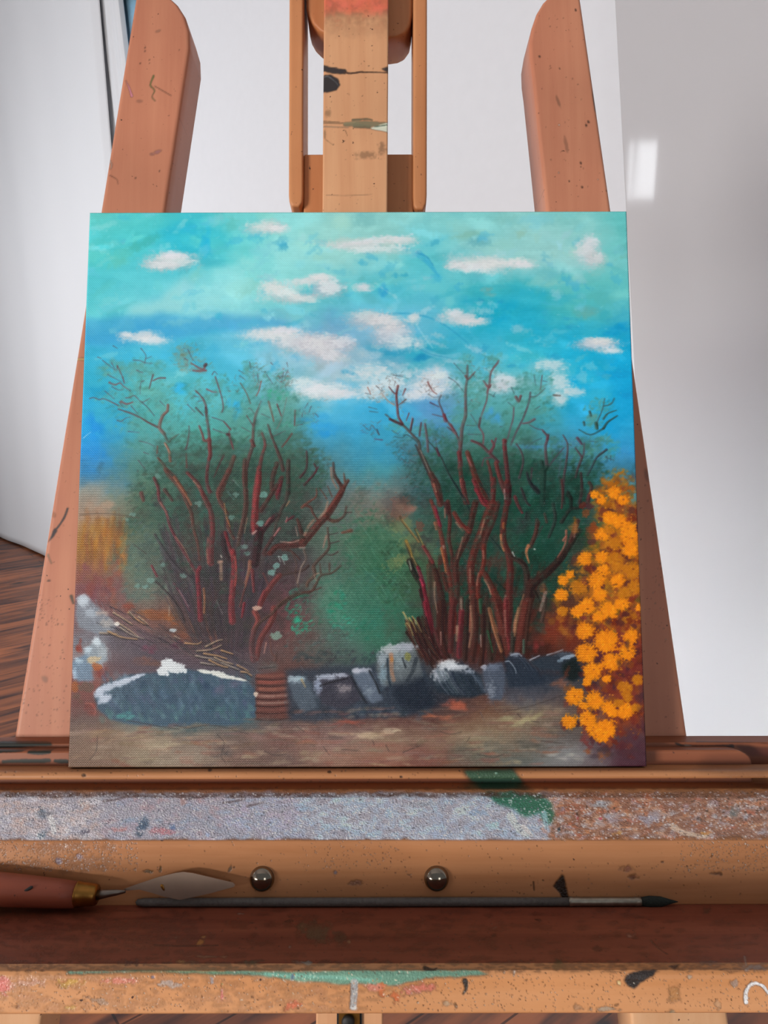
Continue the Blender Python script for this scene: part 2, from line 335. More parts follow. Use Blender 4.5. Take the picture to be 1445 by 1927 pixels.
    leafy(975,1010,16,26,40,['2C7C64','388870'],(2,5),.5); leafy(1000,920,26,20,40,['4C8488','5A8C90'],(3,7),.4); leafy(1140,880,26,24,60,['4C7C80','3C6C70'],(2,6),.5)
    leafy(875,1050,10,30,30,['3A8078','2C7468'],(2,5),.6); leafy(935,1080,12,30,30,['2C6C60'],(2,5),.5); leafy(830,1040,14,20,40,['2A7062'],(2,5),.5)
    for _ in range(30):
        x = r.uniform(800, 1150); leafy(x, r.uniform(815, 875), r.uniform(10, 22), r.uniform(8, 24), 14, GR[:4] + TE[:2], (2, 6), .4, '3C6E62', .3)
    for _ in range(24):
        x = r.uniform(290, 570); leafy(x, r.uniform(815, 865), r.uniform(10, 22), r.uniform(8, 24), 14, GR[:4] + TE[:2], (2, 6), .4, '44706A', .3)
    # middle glade
    leafy(680,1020,60,70,420,['3C745C','4C8068','2E6450','5A8870','467A62'],(2,6),.5,'44765E',.5)
    leafy(640,960,50,40,200,['6A7C74','5C706A','7C7C76','708880'],(2,6),.45,'687A74',.4); leafy(700,920,40,20,90,['6A948C','8C8A80','5C8C88'],(2,6),.4)
    leafy(680,1130,90,60,420,['44806C','34705C','5C9480','3C7864','587068'],(2,6),.5,'467A68',.45)
    leafy(560,1140,20,30,90,['3CA080','2C9474','54AC90'],(2,5),.75); leafy(570,1178,18,14,60,['36A888','44B494'],(2,5),.8)
    leafy(635,1145,16,36,70,['2C9070','3CA084'],(2,5),.6); leafy(655,1180,18,24,60,['2C9C80','5CB09C'],(2,4),.6); leafy(700,1170,24,30,60,['38806C'],(3,7),.5)
    leafy(600,1200,60,26,160,['5C706C','6A6864','4C605C','605450'],(2,6),.5); leafy(640,1235,90,12,120,['405458','4A4448','38484C'],(2,6),.6); leafy(740,1080,30,60,150,['3A5C44','44684C','2E4C3A'],(2,6),.5)
    for _ in range(140):
        x, y = r.uniform(640, 760), r.uniform(960, 1130)
        K.stroke([(x, y), (x + r.uniform(8, 22), y + r.uniform(10, 26))], 1.6, .8, jig('6A9C82', .05), .35, .3)
    for x, y in [(770,1020),(765,1050),(755,990),(745,1060)]: K.dry(x, y, 16, 26, '8C9060', .5, .4, 70)
    K.dry(752,955,22,24,'946050',.55,.5,40); K.dry(790,990,10,12,'8C4438',.6,.5)
    # left ground behind the twigs
    for _ in range(70): 
        x = r.uniform(152, 240); K.dab(x, r.uniform(975, 1070), r.uniform(4, 9), r.uniform(14, 34), jig('B4803A' if r.random() < .6 else '8C5C3C', .05), .4, r.normal(4, 6), .8, .5)
    for _ in range(40): K.dab(r.uniform(148, 240), r.uniform(1060, 1140), r.uniform(6, 12), r.uniform(10, 26), jig('84505A' if r.random() < .6 else '9C5C48', .03), .35, r.normal(0, 20), .8, .5)
    flat(300,1155,40,14,'A4663C',.9,10,14); flat(240,1140,16,14,'985040',.7); flat(335,1170,14,8,'B06038',.8)
    K.stroke([(152,966),(200,964),(262,972)], 3, 2, '6A5C50', .6, .3)
    # dark fan at the foot of both trees
    for _ in range(150):
        x = r.uniform(300, 505); y0_ = r.uniform(960, 1140); bx = 430 + (x - 420) * .45
        K.stroke([(x, y0_), ((x + bx) / 2, (y0_ + 1230) / 2 + 10), (bx, r.uniform(1190, 1245))], r.uniform(3, 8), 2, jig(['4A3E4A', '3E3A44', '5C4450', '54464E', '3A3036'][r.integers(5)], .02), .5, .2, 0)
    for _ in range(110):
        x = r.uniform(800, 1040); bx = 880 + (x - 900) * .75
        K.stroke([(x, r.uniform(1040, 1140)), (bx, r.uniform(1200, 1250))], r.uniform(4, 10), 4, jig(['4A2822', '3C2420', '5A302A', '34302A', '6A342C'][r.integers(5)], .02), .5, .2, 0)
    flat(1040,1190,50,30,'84402E',.8,0,24); flat(1090,1160,30,24,'70482E',.6,0,12); flat(1010,1215,16,14,'A03C38',.6)
    for _ in range(420):                                            # brown murk among the stems
        if r.random() < .5: x, y = r.normal(420, 70), r.uniform(930, 1210)
        else: x, y = r.normal(910, 85), r.uniform(930, 1220)
        K.dab(x, y, r.uniform(8, 26), r.uniform(10, 34), jig(['4A3C40', '3E3638', '4C443E', '3A403C', '54443E'][r.integers(5)], .02), .26, r.normal(0, 15), .9, .6)
    for _ in range(420):                                            # deep green between the right-hand stems
        x, y = r.uniform(835, 1105), r.uniform(880, 1190)
        if x > 1130 - (y - 880) * .35: continue
        K.dab(x, y, r.uniform(6, 18), r.uniform(8, 26), jig(['1E4A3E', '1A4034', '245A4A', '204438', '2C6050'][r.integers(5)], .02), .36, r.normal(10, 20), .85, .6)
    for _ in range(160):
        x = r.normal(440, 90) if r.random() < .5 else r.normal(960, 90)
        if 590 < x < 800: continue
        K.dab(x, r.normal(885, 26), r.uniform(8, 22), r.uniform(6, 16), jig(['36524A', '3E4A44', '2E4A42', '44504A'][r.integers(4)], .02), .28, r.normal(0, 20), .9, .7)
    # ---- branches, drawn tile by tile
    TILE = {'A':(150,640,5),'B':(400,640,5),'C':(200,880,5),'D':(400,860,5),'E':(670,660,5),'F':(900,660,5),'G':(730,900,5),'H':(920,900,5),'J':(350,1100,5)}
    def S(t, txt, w0, w1=None, col='6E3E44', al=.85, dry=0.0, mid=None):
        ox, oy, s = TILE[t]
        v = [tuple(float(q) for q in p.split(',')) for p in txt.split()]
        pts = [(ox + x / s, oy + y / s) for x, y in v]; w1 = w0 if w1 is None else w1; m_ = max(w0, w1); c = hexc(col)
        if m_ >= 3.2: c = c * .8 + hexc('54403A') * .2
        K.stroke(pts, w0, w1, c, al, dry, .5, mid)
        if m_ >= 4.5 and c.sum() < 1.5:                      # rounded: a dark side and a warmer side
            o1 = .26
            K.stroke([(x + o1 * m_, y + .5) for x, y in pts], w0 * .42, w1 * .42, c * .55, .55, .1, .2)
            K.stroke([(x - o1 * .75 * m_, y) for x, y in pts], w0 * .34, w1 * .34, np.clip(c * 1.22 + .02, 0, 1), .32, .3, .5)
    B1, B2, B3, HL, PK = '6E3E44', '4A2C34', '943C3C', 'C08C6C', '8C4850'
    for a in ['210,180 330,275', '295,205 330,270', '350,235 345,280', '400,340 410,400', '300,430 360,460 410,455', '235,470 325,545', '370,575 410,625', '480,610 545,685', '350,745 390,755 430,725 475,715',
              '500,180 560,185 610,205 680,212', '570,70 615,130 620,165 670,145', '615,165 605,215', '530,275 590,300', '600,375 570,395 565,500', '750,565 800,615', '560,940 640,960 700,990', '1010,80 1060,190', '980,165 1010,185',
              '1240,320 1260,290 1290,320', '1070,520 1120,530', '1110,570 1150,565', '1010,600 1080,670', '1240,720 1350,760 1410,830', '1250,830 1380,880', '165,150 200,165', '310,45 350,70', '600,1045 650,1065', '550,1120 620,1210', '260,315 390,385']:
        S('A', a, 2.0, 1.0, '5C4654', .8)
    for a, w, v, c in [('350,235 400,340 420,400',2.6,1.6,B1),('275,390 330,412 375,395 415,430 475,470',3.5,1.6,PK),('90,540 130,530 180,550 235,545 360,605',1.6,2.6,B1),('385,570 440,592 495,575',4.2,2.5,PK),
              ('430,535 470,530 515,515 580,575 655,540',1.8,1.2,B1),('580,575 640,630 700,705',2,1.4,'4C4450'),('360,640 480,680 550,712',2.4,3.6,B1),('560,715 640,765 730,810',2.2,4.6,B1),('455,850 560,860',2,1,'5C5C78'),
              ('685,320 665,390 650,450',3.4,2,B1),('685,375 740,350 800,350',2.4,3,B1),('825,600 820,660 780,700 755,760 750,820 790,870',5,7,'8C625C'),('790,870 830,950 860,920 930,875',6,1.6,'54645E'),
              ('800,960 840,1040 850,1130',4,6,'966858'),('730,990 725,1060',3,2,'7A4840'),('735,1100 790,1170 830,1260 900,1330 985,1440',4,10,'6E4238'),('1040,210 1150,270 1180,220',2.4,4,PK),('1060,280 1110,285 1180,280',3.4,4,PK),
              ('1270,340 1305,450 1330,530 1345,620 1335,670',2.6,2.4,B1),('1190,455 1240,480 1280,485',3,2,PK),('1085,470 1150,540 1185,630 1190,720 1210,850 1215,930 1220,1060 1215,1110 1200,1200 1195,1320 1220,1420',2.4,7.5,'7A444A'),
              ('1215,930 1225,1060 1215,1110',8,8,'7C3A3C'),('1090,630 1160,705',3.5,2,B2),('1120,800 1150,880 1170,940 1215,930',3,6,'84484A'),('1025,800 1025,870 1010,970 995,1020',2.4,3.6,'5A4048'),('1000,1060 1005,1190',2.6,4,'6A4440'),
              ('1395,880 1440,1020',3,3,B1),('700,1290 735,1350 740,1440',5,6,'6A3A34'),('1180,630 1185,710',4,3,B2),('1170,235 1180,225',6,6,B2),('1385,880 1400,885',6,6,B2)]:
        S('A', a, w, v, c)
    S('A','800,970 830,1020 850,1060',2.2,1.4,'D0A084',.7); S('A','890,1280 940,1370 990,1440',5,4,'C48C60',.8,.3); S('A','1080,1320 1150,1440',4,4,'B08064',.6,.3)
    for a in ['240,280 290,310', '250,330 300,370', '340,200 352,265', '415,320 425,390 450,390', '330,640 350,640 390,690', '270,815 360,865', '455,690 540,730', '570,900 680,850', '835,720 840,680', '890,590 860,640', '500,320 560,410', '690,210 700,250',
              '660,300 640,400', '700,280 670,340', '920,620 900,680', '540,210 560,230', '620,360 650,330', '960,690 990,720', '840,790 780,800']:
        S('B', a, 1.8, 1.0, '5A4650', .75)
    for a, w, v, c in [('450,385 430,470 405,520',2.6,2.6,'8C5C58'),('255,400 310,490 350,590',2,3,'6A5A50'),('450,570 400,700 380,800 375,900 370,990 350,1060 320,1160 300,1280 310,1440',1.8,10,'6C4444'),('315,705 375,800',2.2,2,B1),
              ('520,575 550,680 570,760',4,3,'7A5C50'),('600,600 640,710',3,2.6,B1),('690,540 650,720 600,830',1.4,3,'6C7470'),('515,790 550,900 590,1000 640,1130 660,1220',3,8,'5C3C3C'),('460,870 490,980 460,1080 440,1200 430,1320 410,1440',2.6,10,'803A3C'),
              ('740,880 690,950 650,1000',4.4,3.4,'6A4440'),('770,660 765,800',3.6,2.6,'74484A'),('100,1080 50,1190 10,1290',4,1.6,'5A2E34'),('200,1090 150,1230 90,1380 70,1440',7,11,'744840'),('880,1040 880,1200 820,1290',2.4,5,'54343A'),
              ('950,1160 970,1230 860,1360',3,5,'5C3038'),('990,1190 960,1250',3,3,'5C3038'),('600,1160 560,1300 555,1420',9,9,'5C3C38'),('650,1290 600,1440',7,9,'7C2E34'),('705,1160 710,1440',8,9,'3C3C38'),('150,850 190,1010',2,3,B1),
              ('100,760 165,835',2,3.6,B1),('360,940 385,990',7,7,'6C3C3C')]:
        S('B', a, w, v, c)
    for a, w, v, c in [('450,90 490,200 500,300 560,400 600,540 650,640 720,760 790,880 850,980',5,6,'84404A'),('560,10 640,90 720,210 750,300 800,420 820,560 860,700 880,860',10,3.6,'74463E'),
              ('760,40 850,130 910,240 960,340 990,450 1000,600 985,760 985,890',6,12,'883C40'),('945,20 945,140 990,220',4,2,'5C2C30'),('1150,20 1100,120 1050,230 1080,330 1130,420 1150,560 1200,660',10,6,'7A443E'),
              ('1310,30 1310,180 1320,350 1300,480 1270,600 1240,720',8,6,'64443E'),('1430,40 1400,250 1400,400 1395,560',9,14,'9C3C40'),('1110,620 1110,760 1190,900',12,8,'2E1E26'),('1120,600 1180,800 1190,780',6,8,'94303A'),
              ('880,930 860,1000 870,1120 880,1250 890,1420',8,10,'9A2C3C'),('1190,780 1205,940 1190,1130 1180,1300 1190,1440',10,13,'A43C42'),('1365,880 1340,1000 1300,1150 1260,1300',5,3,'7A4444'),('1380,960 1390,1160',5,5,'8A4048'),
              ('1300,1270 1280,1400',6,4,'94303C'),('430,910 480,1010',4,5,'943848'),('470,1060 600,1190 700,1330 740,1440',3,5,'40383C'),('640,1080 720,1200 790,1340',3.5,3.5,'6E4050'),('460,620 640,900 820,1040',5,9,'4C4A52'),
              ('260,710 380,800',1.6,1.6,'4C4444'),('590,470 680,620',2,2,'5C6458'),('550,200 620,300',8,5,'5C4440'),('330,230 350,300',8,6,'7C4C48'),('1380,590 1440,600 1420,760',14,16,'401E28'),('900,240 960,360',7,9,'7A3E3C')]:
        S('C', a, w, v, c)
    for a, w, v, c in [('510,320 560,400 590,470',3,1.5,'B08878'),('640,80 740,230 800,340',5,5,'B4785C'),('820,120 880,180',3,2,'B88C78'),('655,640 740,760 790,870',2.4,1.5,'A88470'),('960,650 950,780 960,890',4,4,'B86C60'),('1110,330 1130,450 1165,550',2.2,2,'C08858'),
              ('920,1130 930,1240 925,1360',4.5,4,'C4845C'),('1080,880 1085,1040',6,6,'BC9C84'),('1370,880 1345,980 1310,1120',5,2,'C08468'),('1210,830 1225,960 1215,1100',4,4,'C45C58'),('1275,480 1250,620',2,1.6,'A88068'),('1325,470 1300,610',2,1.6,'A07C68'),('600,1290 595,1390',1.4,1,'C0BCAC'),
              ('690,1140 780,1300',1.4,1,'B0A0A0'),('1040,1240 1100,1370',1.2,1,'A89CA0'),('1390,600 1410,610',5,5,'D0B0A8'),('1195,110 1260,180',3.4,2,'7CA49C'),('1140,220 1200,290',4,3,'6C9C98'),('1400,240 1410,400',6,6,'B04444')]:
        S('C', a, w, v, c, .8, .28)
    for x, y in [(870,330),(250,430),(530,905),(490,70),(300,1100),(420,1050),(370,1110),(730,1010),(1220,250),(1180,460),(200,480),(1330,800),(1300,740)]:
        K.dry(200 + x/5, 880 + y/5, 7, 5, '84ACA4', .6, .55)
    for a, w, v, c in [('430,100 430,250 400,450 390,600 400,690',9,13,'9C3E42'),('300,20 290,200 310,330 290,560 240,760',8,6,'64443E'),('640,200 560,330 500,430 450,500',7,9,'5C3432'),('640,230 610,380',7,8,'782C38'),('710,30 700,360 650,480 600,620 560,780',8,5,'504440'),
              ('600,540 500,640 430,740',9,14,'4C222C'),('430,700 420,840 410,930 400,1000',15,15,'381C24'),('760,555 690,600',6,4,'6C2C38'),('630,665 580,740',6,3,'8C4C50'),
              ('560,760 480,900 540,900',6,8,'5A3434'),('1080,660 1085,740 1095,840 1060,900 1000,960 950,1020',3,7,'604A42'),('1090,730 1180,710',2,1.6,'4A3C3C'),('1110,810 1190,790',2.4,2,'4A3C3C'),('1050,905 1120,920 1180,890',2,3,'4A3C38'),
              ('660,870 740,880 820,960',5,3,'5C3C38'),('740,880 790,1000 780,1090 820,1260',3,4,'64504A'),('570,1050 620,1100 740,1090 850,1060 900,1020',3,6,'503E3A'),('630,1110 560,1190 500,1280 450,1380',10,11,'8E403E'),('700,1150 640,1190 600,1240',2,1,B2),
              ('950,1040 960,1110 900,1170 890,1210',8,6,'705448'),('1205,1020 1120,1090 1020,1110 980,1180 930,1260 830,1280 720,1330 620,1400',2.4,8,'5C463C',),('1025,1225 960,1250 850,1270',2,3,'5C3A34'),('1010,1000 1020,1090',3,4,'5C4840'),('1100,1000 1100,1070',4,4,'5C4840'),
              ('480,1090 540,1230',4,3,'7A4848'),('370,1050 385,1200',5,5,'8C4448'),('860,870 880,960 830,1040',5,4,'7C7068'),('680,1000 650,940 620,930',2,2,'A0B0AC'),
              ('985,590 940,520 920,470 860,450',4,5,'6A4038'),('840,470 900,420 970,370 975,290',6,2,'8C5044'),('1120,370 1080,270',3.4,2,'6C4840'),('1070,390 1040,340 1000,290',3.4,2,'6C4840'),
              ('1060,570 1140,600 1200,580 1240,540 1255,460',9,2,'5C4038'),('1240,520 1305,520',2,2,'4C3C38'),('1130,600 1180,600',8,4,'6E5448'),('1300,690 1220,710',8,5,'8A5C4C')]:
        S('D', a, w, v, c)
    S('D','540,900 600,840 720,825 850,800',9,16,'622F2C',.95); S('D','850,800 920,720 1000,620 1060,560 1120,480 1190,360 1220,290',16,10,'6C3A34',.95); S('D','1220,290 1180,230 1140,160 1130,50',9,2.4,'5C3832',.95)
    S('D','1225,300 1250,250 1270,220',8,6,'6E4038'); S('D','1240,230 1230,150',5,2,'7C5C50'); S('D','850,760 820,660 795,580',10,5,'5E322C'); S('D','1060,540 1130,440 1190,350',11,9,'7C3E36',.7)
    for a, w, v, c in [('640,790 740,800 810,780',2.6,2.4,'C0988C'),('780,650 800,740',2,2,'B8988C'),('865,730 900,650 950,590',5,5,'B4907C'),('1005,565 1060,500 1080,420',5,4,'B89C88'),('1110,100 1120,200 1165,290',5,4,'AC8C7C'),('1070,740 1040,850',5,3,'B09484'),
              ('540,570 500,630',5,5,'A86868'),('720,410 690,460',3,2,'B08468'),('690,610 700,560',3,2,'C08080'),('625,670 580,735',3,2,'C89490'),('350,975 340,1060 305,1180',6,2,'B87C64'),('380,715 410,690',5,4,'D8B4AC'),('620,930 640,980',1.6,1,'D8E0DC'),
              ('60,980 90,975',6,5,'D8B09C'),('800,1180 830,1050 860,980',3,2,'A49488'),('700,1320 660,1350',3,2,'A88C78'),('1000,1090 960,1110 980,1160',3,2,'A08878'),('820,850 870,850',3,2,'C0A89C'),('80,920 90,940',3,2,'D8D0C8')]:
        S('D', a, w, v, c, .8, .25)
    for x, y in [(600,1020),(450,620),(480,350),(680,940),(560,1080)]: K.dry(400 + x/5, 860 + y/5, 7, 6, '84B4AC', .8, .7)
    # trunk feet
    for a, w, v, c in [('650,250 680,330 640,430',11,9,'A2504A'),('830,220 820,300 770,400 700,520 670,690',13,9,'8A423E'),('1050,70 900,160 820,260 700,350 640,440',5,6,'5A423A'),('790,480 800,560 810,640 850,680 820,760',3,3,'6C4C44'),('860,640 850,720',4,3,'5A4440'),
              ('640,440 620,560 640,700',10,12,'74484A'),('740,60 700,160',8,9,'8A3C40'),('760,540 740,640',3,2,'B08478')]:
        S('J', a, w, v, c)
    K.dry(484,1143,9,5,'C4A494',.9,.9); K.dry(520,1195,10,8,'8CB0A0',.8,.7)
    # right tree
    for a in ['180,330 230,380', '230,350 240,380', '80,400 130,412', '110,530 190,550', '120,570 200,580', '60,700 120,750 140,700 210,790', '330,750 380,780 410,760', '670,410 720,440 770,435', '910,120 1000,220', '860,255 930,300 1010,400', '1070,600 1140,710',
              '1030,705 1120,710', '1050,790 1190,790', '1240,410 1300,440', '410,910 460,945', '420,1010 470,1060', '500,1030 560,1060', '640,780 660,760', '740,830 760,930', '800,800 830,830', '1350,720 1370,720', '340,230 430,245', '360,290 350,330']:
        S('E', a, 1.8, 1.1, '4C5058', .75)
    for a, w, v, c in [('385,330 370,420 380,530 390,620 430,690',4,5,'7C3C40'),('300,340 350,400 370,400',2,3.4,B1),('455,360 430,420',3,1.8,B1),('460,460 390,515',3,1.6,'6C5048'),('100,345 130,410',2.4,1.6,'946054'),('230,400 290,470 350,510',2,3,'A48C80'),
              ('270,600 340,660 430,700 500,770 580,860 590,940 640,1040 680,1130 720,1240 770,1380 785,1445',2,11,'564640'),('310,645 420,695',5,6,'4E3038'),('490,590 465,660',2.6,1.8,B1),('525,640 505,750',3.4,4.6,'5A3640'),('605,680 590,800',3.4,4,'5A3640'),
              ('165,830 240,840',2,3,'5A4A68'),('190,740 210,790',3,3,'3C4858'),('360,810 430,820 470,790 570,860',1.8,2.4,'304A50'),('555,890 620,1040 700,1220',4,3,'38383C'),('670,850 780,980 860,1150 940,1280 1020,1430',1.6,5,'2C3C3E'),('750,920 775,985',4,6,'583244'),
              ('665,300 710,380 750,410',3.4,2,'8C5454'),('790,420 770,480 800,560 830,640 900,730 950,820 970,900',2,5.5,'625058'),('690,490 770,530',3.4,2,'4C4060'),('710,600 810,625',1.8,2,'5A4048'),('820,605 835,660',6,7,'7C3444'),
              ('1035,140 1035,250 1020,370 1020,500 1020,620 990,720 980,850 970,960 970,1100',2.6,8.5,'6A5254'),('1020,240 1045,270 1110,200',5,2.4,'7A5A5C'),('1330,100 1260,200 1250,300 1230,370 1220,470 1190,560 1160,650 1150,720 1190,790 1190,880',3,3.6,'7A545C'),
              ('1190,290 1235,350 1250,330',3,6,'8C4C54'),('1160,640 1150,720',4,4,'54404C'),('1080,850 1170,890 1240,960 1330,1050',5,7,'684048'),('1310,1060 1340,1180 1400,1340',8,10,'883C3C'),('1180,1090 1200,1020 1260,1010',2.6,3,'6C4450'),
              ('1230,1040 1260,1150 1280,1300 1290,1440',5,8,'863838'),('1040,960 1080,1080 1120,1200 1180,1330 1220,1430',8,15,'78362F'),('970,1100 990,1230 1010,1330 1030,1430',8,10,'7A3C38'),('700,1160 760,1270 790,1440',10,13,'6A3C36'),('1385,850 1395,950 1420,1200 1420,1440',7,9,'6C383C'),
              ('1270,850 1290,900 1250,960',4,6,'7A4048'),('1120,1310 1180,1400 1220,1430',7,8,'A02A40'),('960,960 980,1080',8,8,'7A343A'),('850,720 930,780',2,6,'5A5058'),('880,700 930,780',6,5,'84505A'),('1160,1250 1260,1380',3,3,'2C3C3C'),('640,690 660,820 670,950',4,5,'6C5860')]:
        S('E', a, w, v, c)
    for a, w, v, c in [('710,1240 750,1350 770,1400',4.5,3,'C08468'),('980,1220 990,1290',6,4,'A8645C'),('600,940 690,1150',1.4,1.4,'A8A098'),('1040,1000 1080,1090',3,3,'9C6868'),('520,620 500,720',1.4,1,'A090A0')]:
        S('E', a, w, v, c, .75, .3)
    for _ in range(260):                                   # pine-like twig fringes
        cx_, cy_, rr = [(735,715,24),(700,740,24),(745,755,18),(805,730,16),(880,700,26),(880,760,20),(925,700,22),(760,860,30),(770,900,24),(700,805,20),(350,670,24),(480,700,22),(530,715,18),(580,780,22),(440,730,20)][r.integers(15)]
        x, y = cx_ + r.normal(0, rr*.5), cy_ + r.normal(0, rr*.5); g = np.radians(r.uniform(-80, 10) if r.random() < .5 else r.uniform(-170, -100)); l = r.uniform(3, 9)
        K.stroke([(x, y), (x + l*np.cos(g), y + l*np.sin(g))], 1.3, .6, jig(['5C4C50', '7C5850', '3C5050', '8C6C60'][r.integers(4)], .02), .5)
    for a in ['300,350 330,410', '270,490 320,530', '515,240 530,330', '570,530 520,560', '590,830 520,860 450,920', '690,960 690,1030', '600,290 640,300', '1040,860 1110,865', '870,900 830,880', '1190,1010 1270,1040', '1200,1000 1210,1040', '1240,1000 1240,1045', '130,440 150,400']:
        S('F', a, 2, 1.2, '445860', .75)
    for a, w, v, c in [('175,120 110,210 90,330 75,400',3,4.4,'7C6068'),('345,440 370,480 390,430',6,5,'7A5058'),('325,540 320,640 290,750 270,830',3.4,3,'6C5464'),('590,240 575,370',2.4,2,'6A4C54'),('620,360 540,430 480,440',2,2.6,'54686C'),
              ('480,400 470,480 430,600 400,670 350,770 300,890',4,4.4,'58525E'),('410,690 470,680 520,650',3,5,'7A5C6A'),('470,700 540,740 600,750',2,2.4,'54525E'),('600,760 645,820 625,900 630,1000 640,1090',4,6.5,'664652'),('650,800 640,840',5,5,'6C4050'),
              ('800,920 730,1000 660,1090',2.2,3.6,'50485A'),('350,880 400,960 415,1060 380,1200',3,5,'5C4A54'),('245,850 240,930 260,1100 280,1300 270,1440',7,10,'663438'),('235,850 240,930',7,7,'80343C'),('790,800 830,880 830,980 810,1130 800,1200 790,1350',2,6,'5E4A54'),
              ('925,830 965,885',6,5,'5C4A60'),('990,880 985,980 965,1010',3,4,'5A4E60'),('905,920 970,1010',2,5,'5A4A58'),('970,1010 930,1120 910,1200',5,4,'5A4A50'),('1200,940 1110,1010 1060,1110 1020,1180',5,2,'3A4C58'),('1180,460 1160,560 1110,680',2.4,3,'446268'),
              ('1270,460 1240,510 1170,530',3,2.4,'3C5458'),('1300,620 1210,680 1170,740',2,5,'2E504C'),('1170,740 1050,800 940,750',4,2,'2A4844'),('1290,570 1210,600 1170,650',2,4,'34564F'),('1100,690 1110,740',7,6,'365848'),('1040,580 1050,620',5,5,'3E6460'),('985,680 990,710',5,4,'3C5C5C'),
              ('450,1150 480,1240 560,1330',3,9,'2C2A34'),('500,1110 490,1220',4,3,'4C3C48'),('590,1050 610,1130 640,1100',8,8,'1E443C'),('960,1160 970,1300 950,1440',5,6,'4C3438'),('840,1340 870,1400',7,6,'222E2C'),('700,425 760,430',4,3,'5C5048'),('610,1130 600,1440',10,12,'224C42'),
              ('160,830 130,920 120,960',4,4,'6C4450'),('770,1040 750,1200',2,3,'4C646C'),('760,1200 800,1440',6,8,'2E4C44'),('1040,1250 1060,1300 1020,1440',6,8,'5C3A38')]:
        S('F', a, w, v, c)
    for a, w, v, c in [('400,780 450,900 500,1100 530,1300 540,1440',9,15,'48241F'),('420,30 450,140 480,220',9,6,'6C3432'),('400,210 450,350 500,550 540,770 580,960 600,1130 620,1300 620,1440',6,12,'8E3830'),('440,270 490,450',5,6,'A02C48'),('560,220 580,400 570,560 600,720 600,850',8,6,'6A2E2A'),
              ('700,40 720,150 750,240',9,5,'6C3434'),('590,0 660,110 720,200 770,320',3,2.4,'1C2C2E'),('820,230 790,360 760,500 700,640 640,780 640,920 650,1100 600,1250 590,1440',12,12,'5C2E29'),('620,330 680,430 760,500',8,10,'98362F'),('800,20 850,140 890,230 960,270',8,11,'8E3038'),
              ('990,10 985,140 970,280',9,12,'7A3636'),('980,250 940,330 880,500 820,660 780,800 780,960 800,1120 790,1300 790,1440',17,11,'78342D'),('1030,240 1000,360 920,560 890,660',9,12,'66322E'),('900,640 900,800 850,980 850,1150 860,1280',9,8,'86382E'),
              ('890,880 940,960 1000,1080 1060,1230 1080,1440',9,20,'80352C'),('1110,40 1120,160 1100,330 1080,450 1085,600 1130,720 1150,860 1140,1050 1140,1250 1120,1440',9,16,'74302D'),('1130,80 1130,230',12,11,'4C2228'),('1410,420 1380,540 1340,650',8,8,'5C3C36'),
              ('1150,740 1260,800 1300,880 1310,1000 1290,1100',10,14,'44302C'),('1350,1000 1330,1130 1270,1240 1230,1440',18,22,'5E2C26'),('1300,1200 1260,1440',14,18,'8A3C2E'),('1190,180 1220,260 1260,330',7,5,'86343E'),('1300,330 1290,380',5,5,'2C3C3C'),
              ('540,240 560,330',9,9,'50282A'),('960,560 1080,700',6,5,'2A4A44'),('1000,960 1100,1060',6,4,'1E3E36'),('840,1280 830,1440',8,10,'3E2A28'),('930,1100 920,1260 900,1440',8,9,'422E28'),('690,1130 690,1300 690,1440',9,11,'602E2A'),
              ('255,480 300,580 340,650',4,3,'2A2A20'),('330,640 380,720 420,790',6,7,'943C40'),('110,360 150,430 290,600',4,4,'5A4428'),('200,780 250,900 320,1000 330,1100',10,12,'1C1614'),('170,590 200,680 240,780 290,850',6,7,'3A2C1C'),
              ('280,840 310,920 335,1010',6,8,'A42448'),('330,1010 370,1180 400,1330 410,1440',7,10,'94243A'),('300,1050 350,1250 370,1440',5,5,'3A1A1E'),('180,1340 260,1440',8,9,'2E2018'),('520,900 560,1050',8,10,'5A2A24'),('470,1200 480,1400',8,8,'3E1E1C')]:
        S('G', a, w, v, c)
    for a, w, v, c in [('425,50 450,130',4,3,'B87C68'),('500,660 530,780 545,880',5,4,'D07A4C'),('440,420 455,480',6,5,'C47858'),('530,290 535,370',3,3,'A87868'),('640,420 700,500',4,2,'C89078'),('700,560 650,760',3.4,2,'A8806C'),('905,390 860,560',3,3,'B8826C'),('770,860 775,980',4,3,'A87868'),
              ('850,900 835,1010',3,3,'A87868'),('910,960 950,1030 970,1100',4,2,'D09C80'),('960,1240 985,1350 1020,1440',7,8,'C47854'),('1060,540 1065,620 1090,690',5,3,'D89464'),('1085,430 1085,470',5,5,'C06840'),('1320,640 1300,700 1325,800',7,3,'D48C60'),('1280,1100 1250,1200',3,3,'B48868'),
              ('1230,1240 1200,1340 1195,1440',5,7,'C08A68'),('440,980 440,1120 470,1280',3.4,2,'BC9C84'),('130,390 200,480 290,600',3.4,2.6,'BCA468'),('260,480 330,630',2.4,2.4,'A89C60'),('170,590 210,680 225,740',5.5,3,'D0B058'),('230,740 270,820',2.6,2,'A89468'),
              ('200,780 220,860',3,3,'9CA090'),('150,1260 180,1340 215,1410',3,2.4,'B8AC84'),('205,1320 270,1430',3.4,2.4,'B8A85C'),('235,1320 310,1440',2.6,2,'B4A47C'),('170,1370 210,1440',4,3,'A89C58'),('690,1130 690,1240',4,3,'A48C7C'),('770,1120 785,1200 775,1440',4,5,'A86C54'),
              ('1105,1110 1100,1200',4,4,'A88478'),('1100,1260 1100,1420',5,5,'A06458'),('300,950 330,1010',3,3,'D04868'),('655,1400 660,1445',4,4,'C0A08C'),('1170,700 1190,740',2.6,1.6,'D8E4E0'),('895,690 900,760',4,3,'B07060'),('520,640 525,660',4,3,'C8A898'),('1090,110 1095,200',3,3,'B09090')]:
        S('G', a, w, v, c, .85, .25)
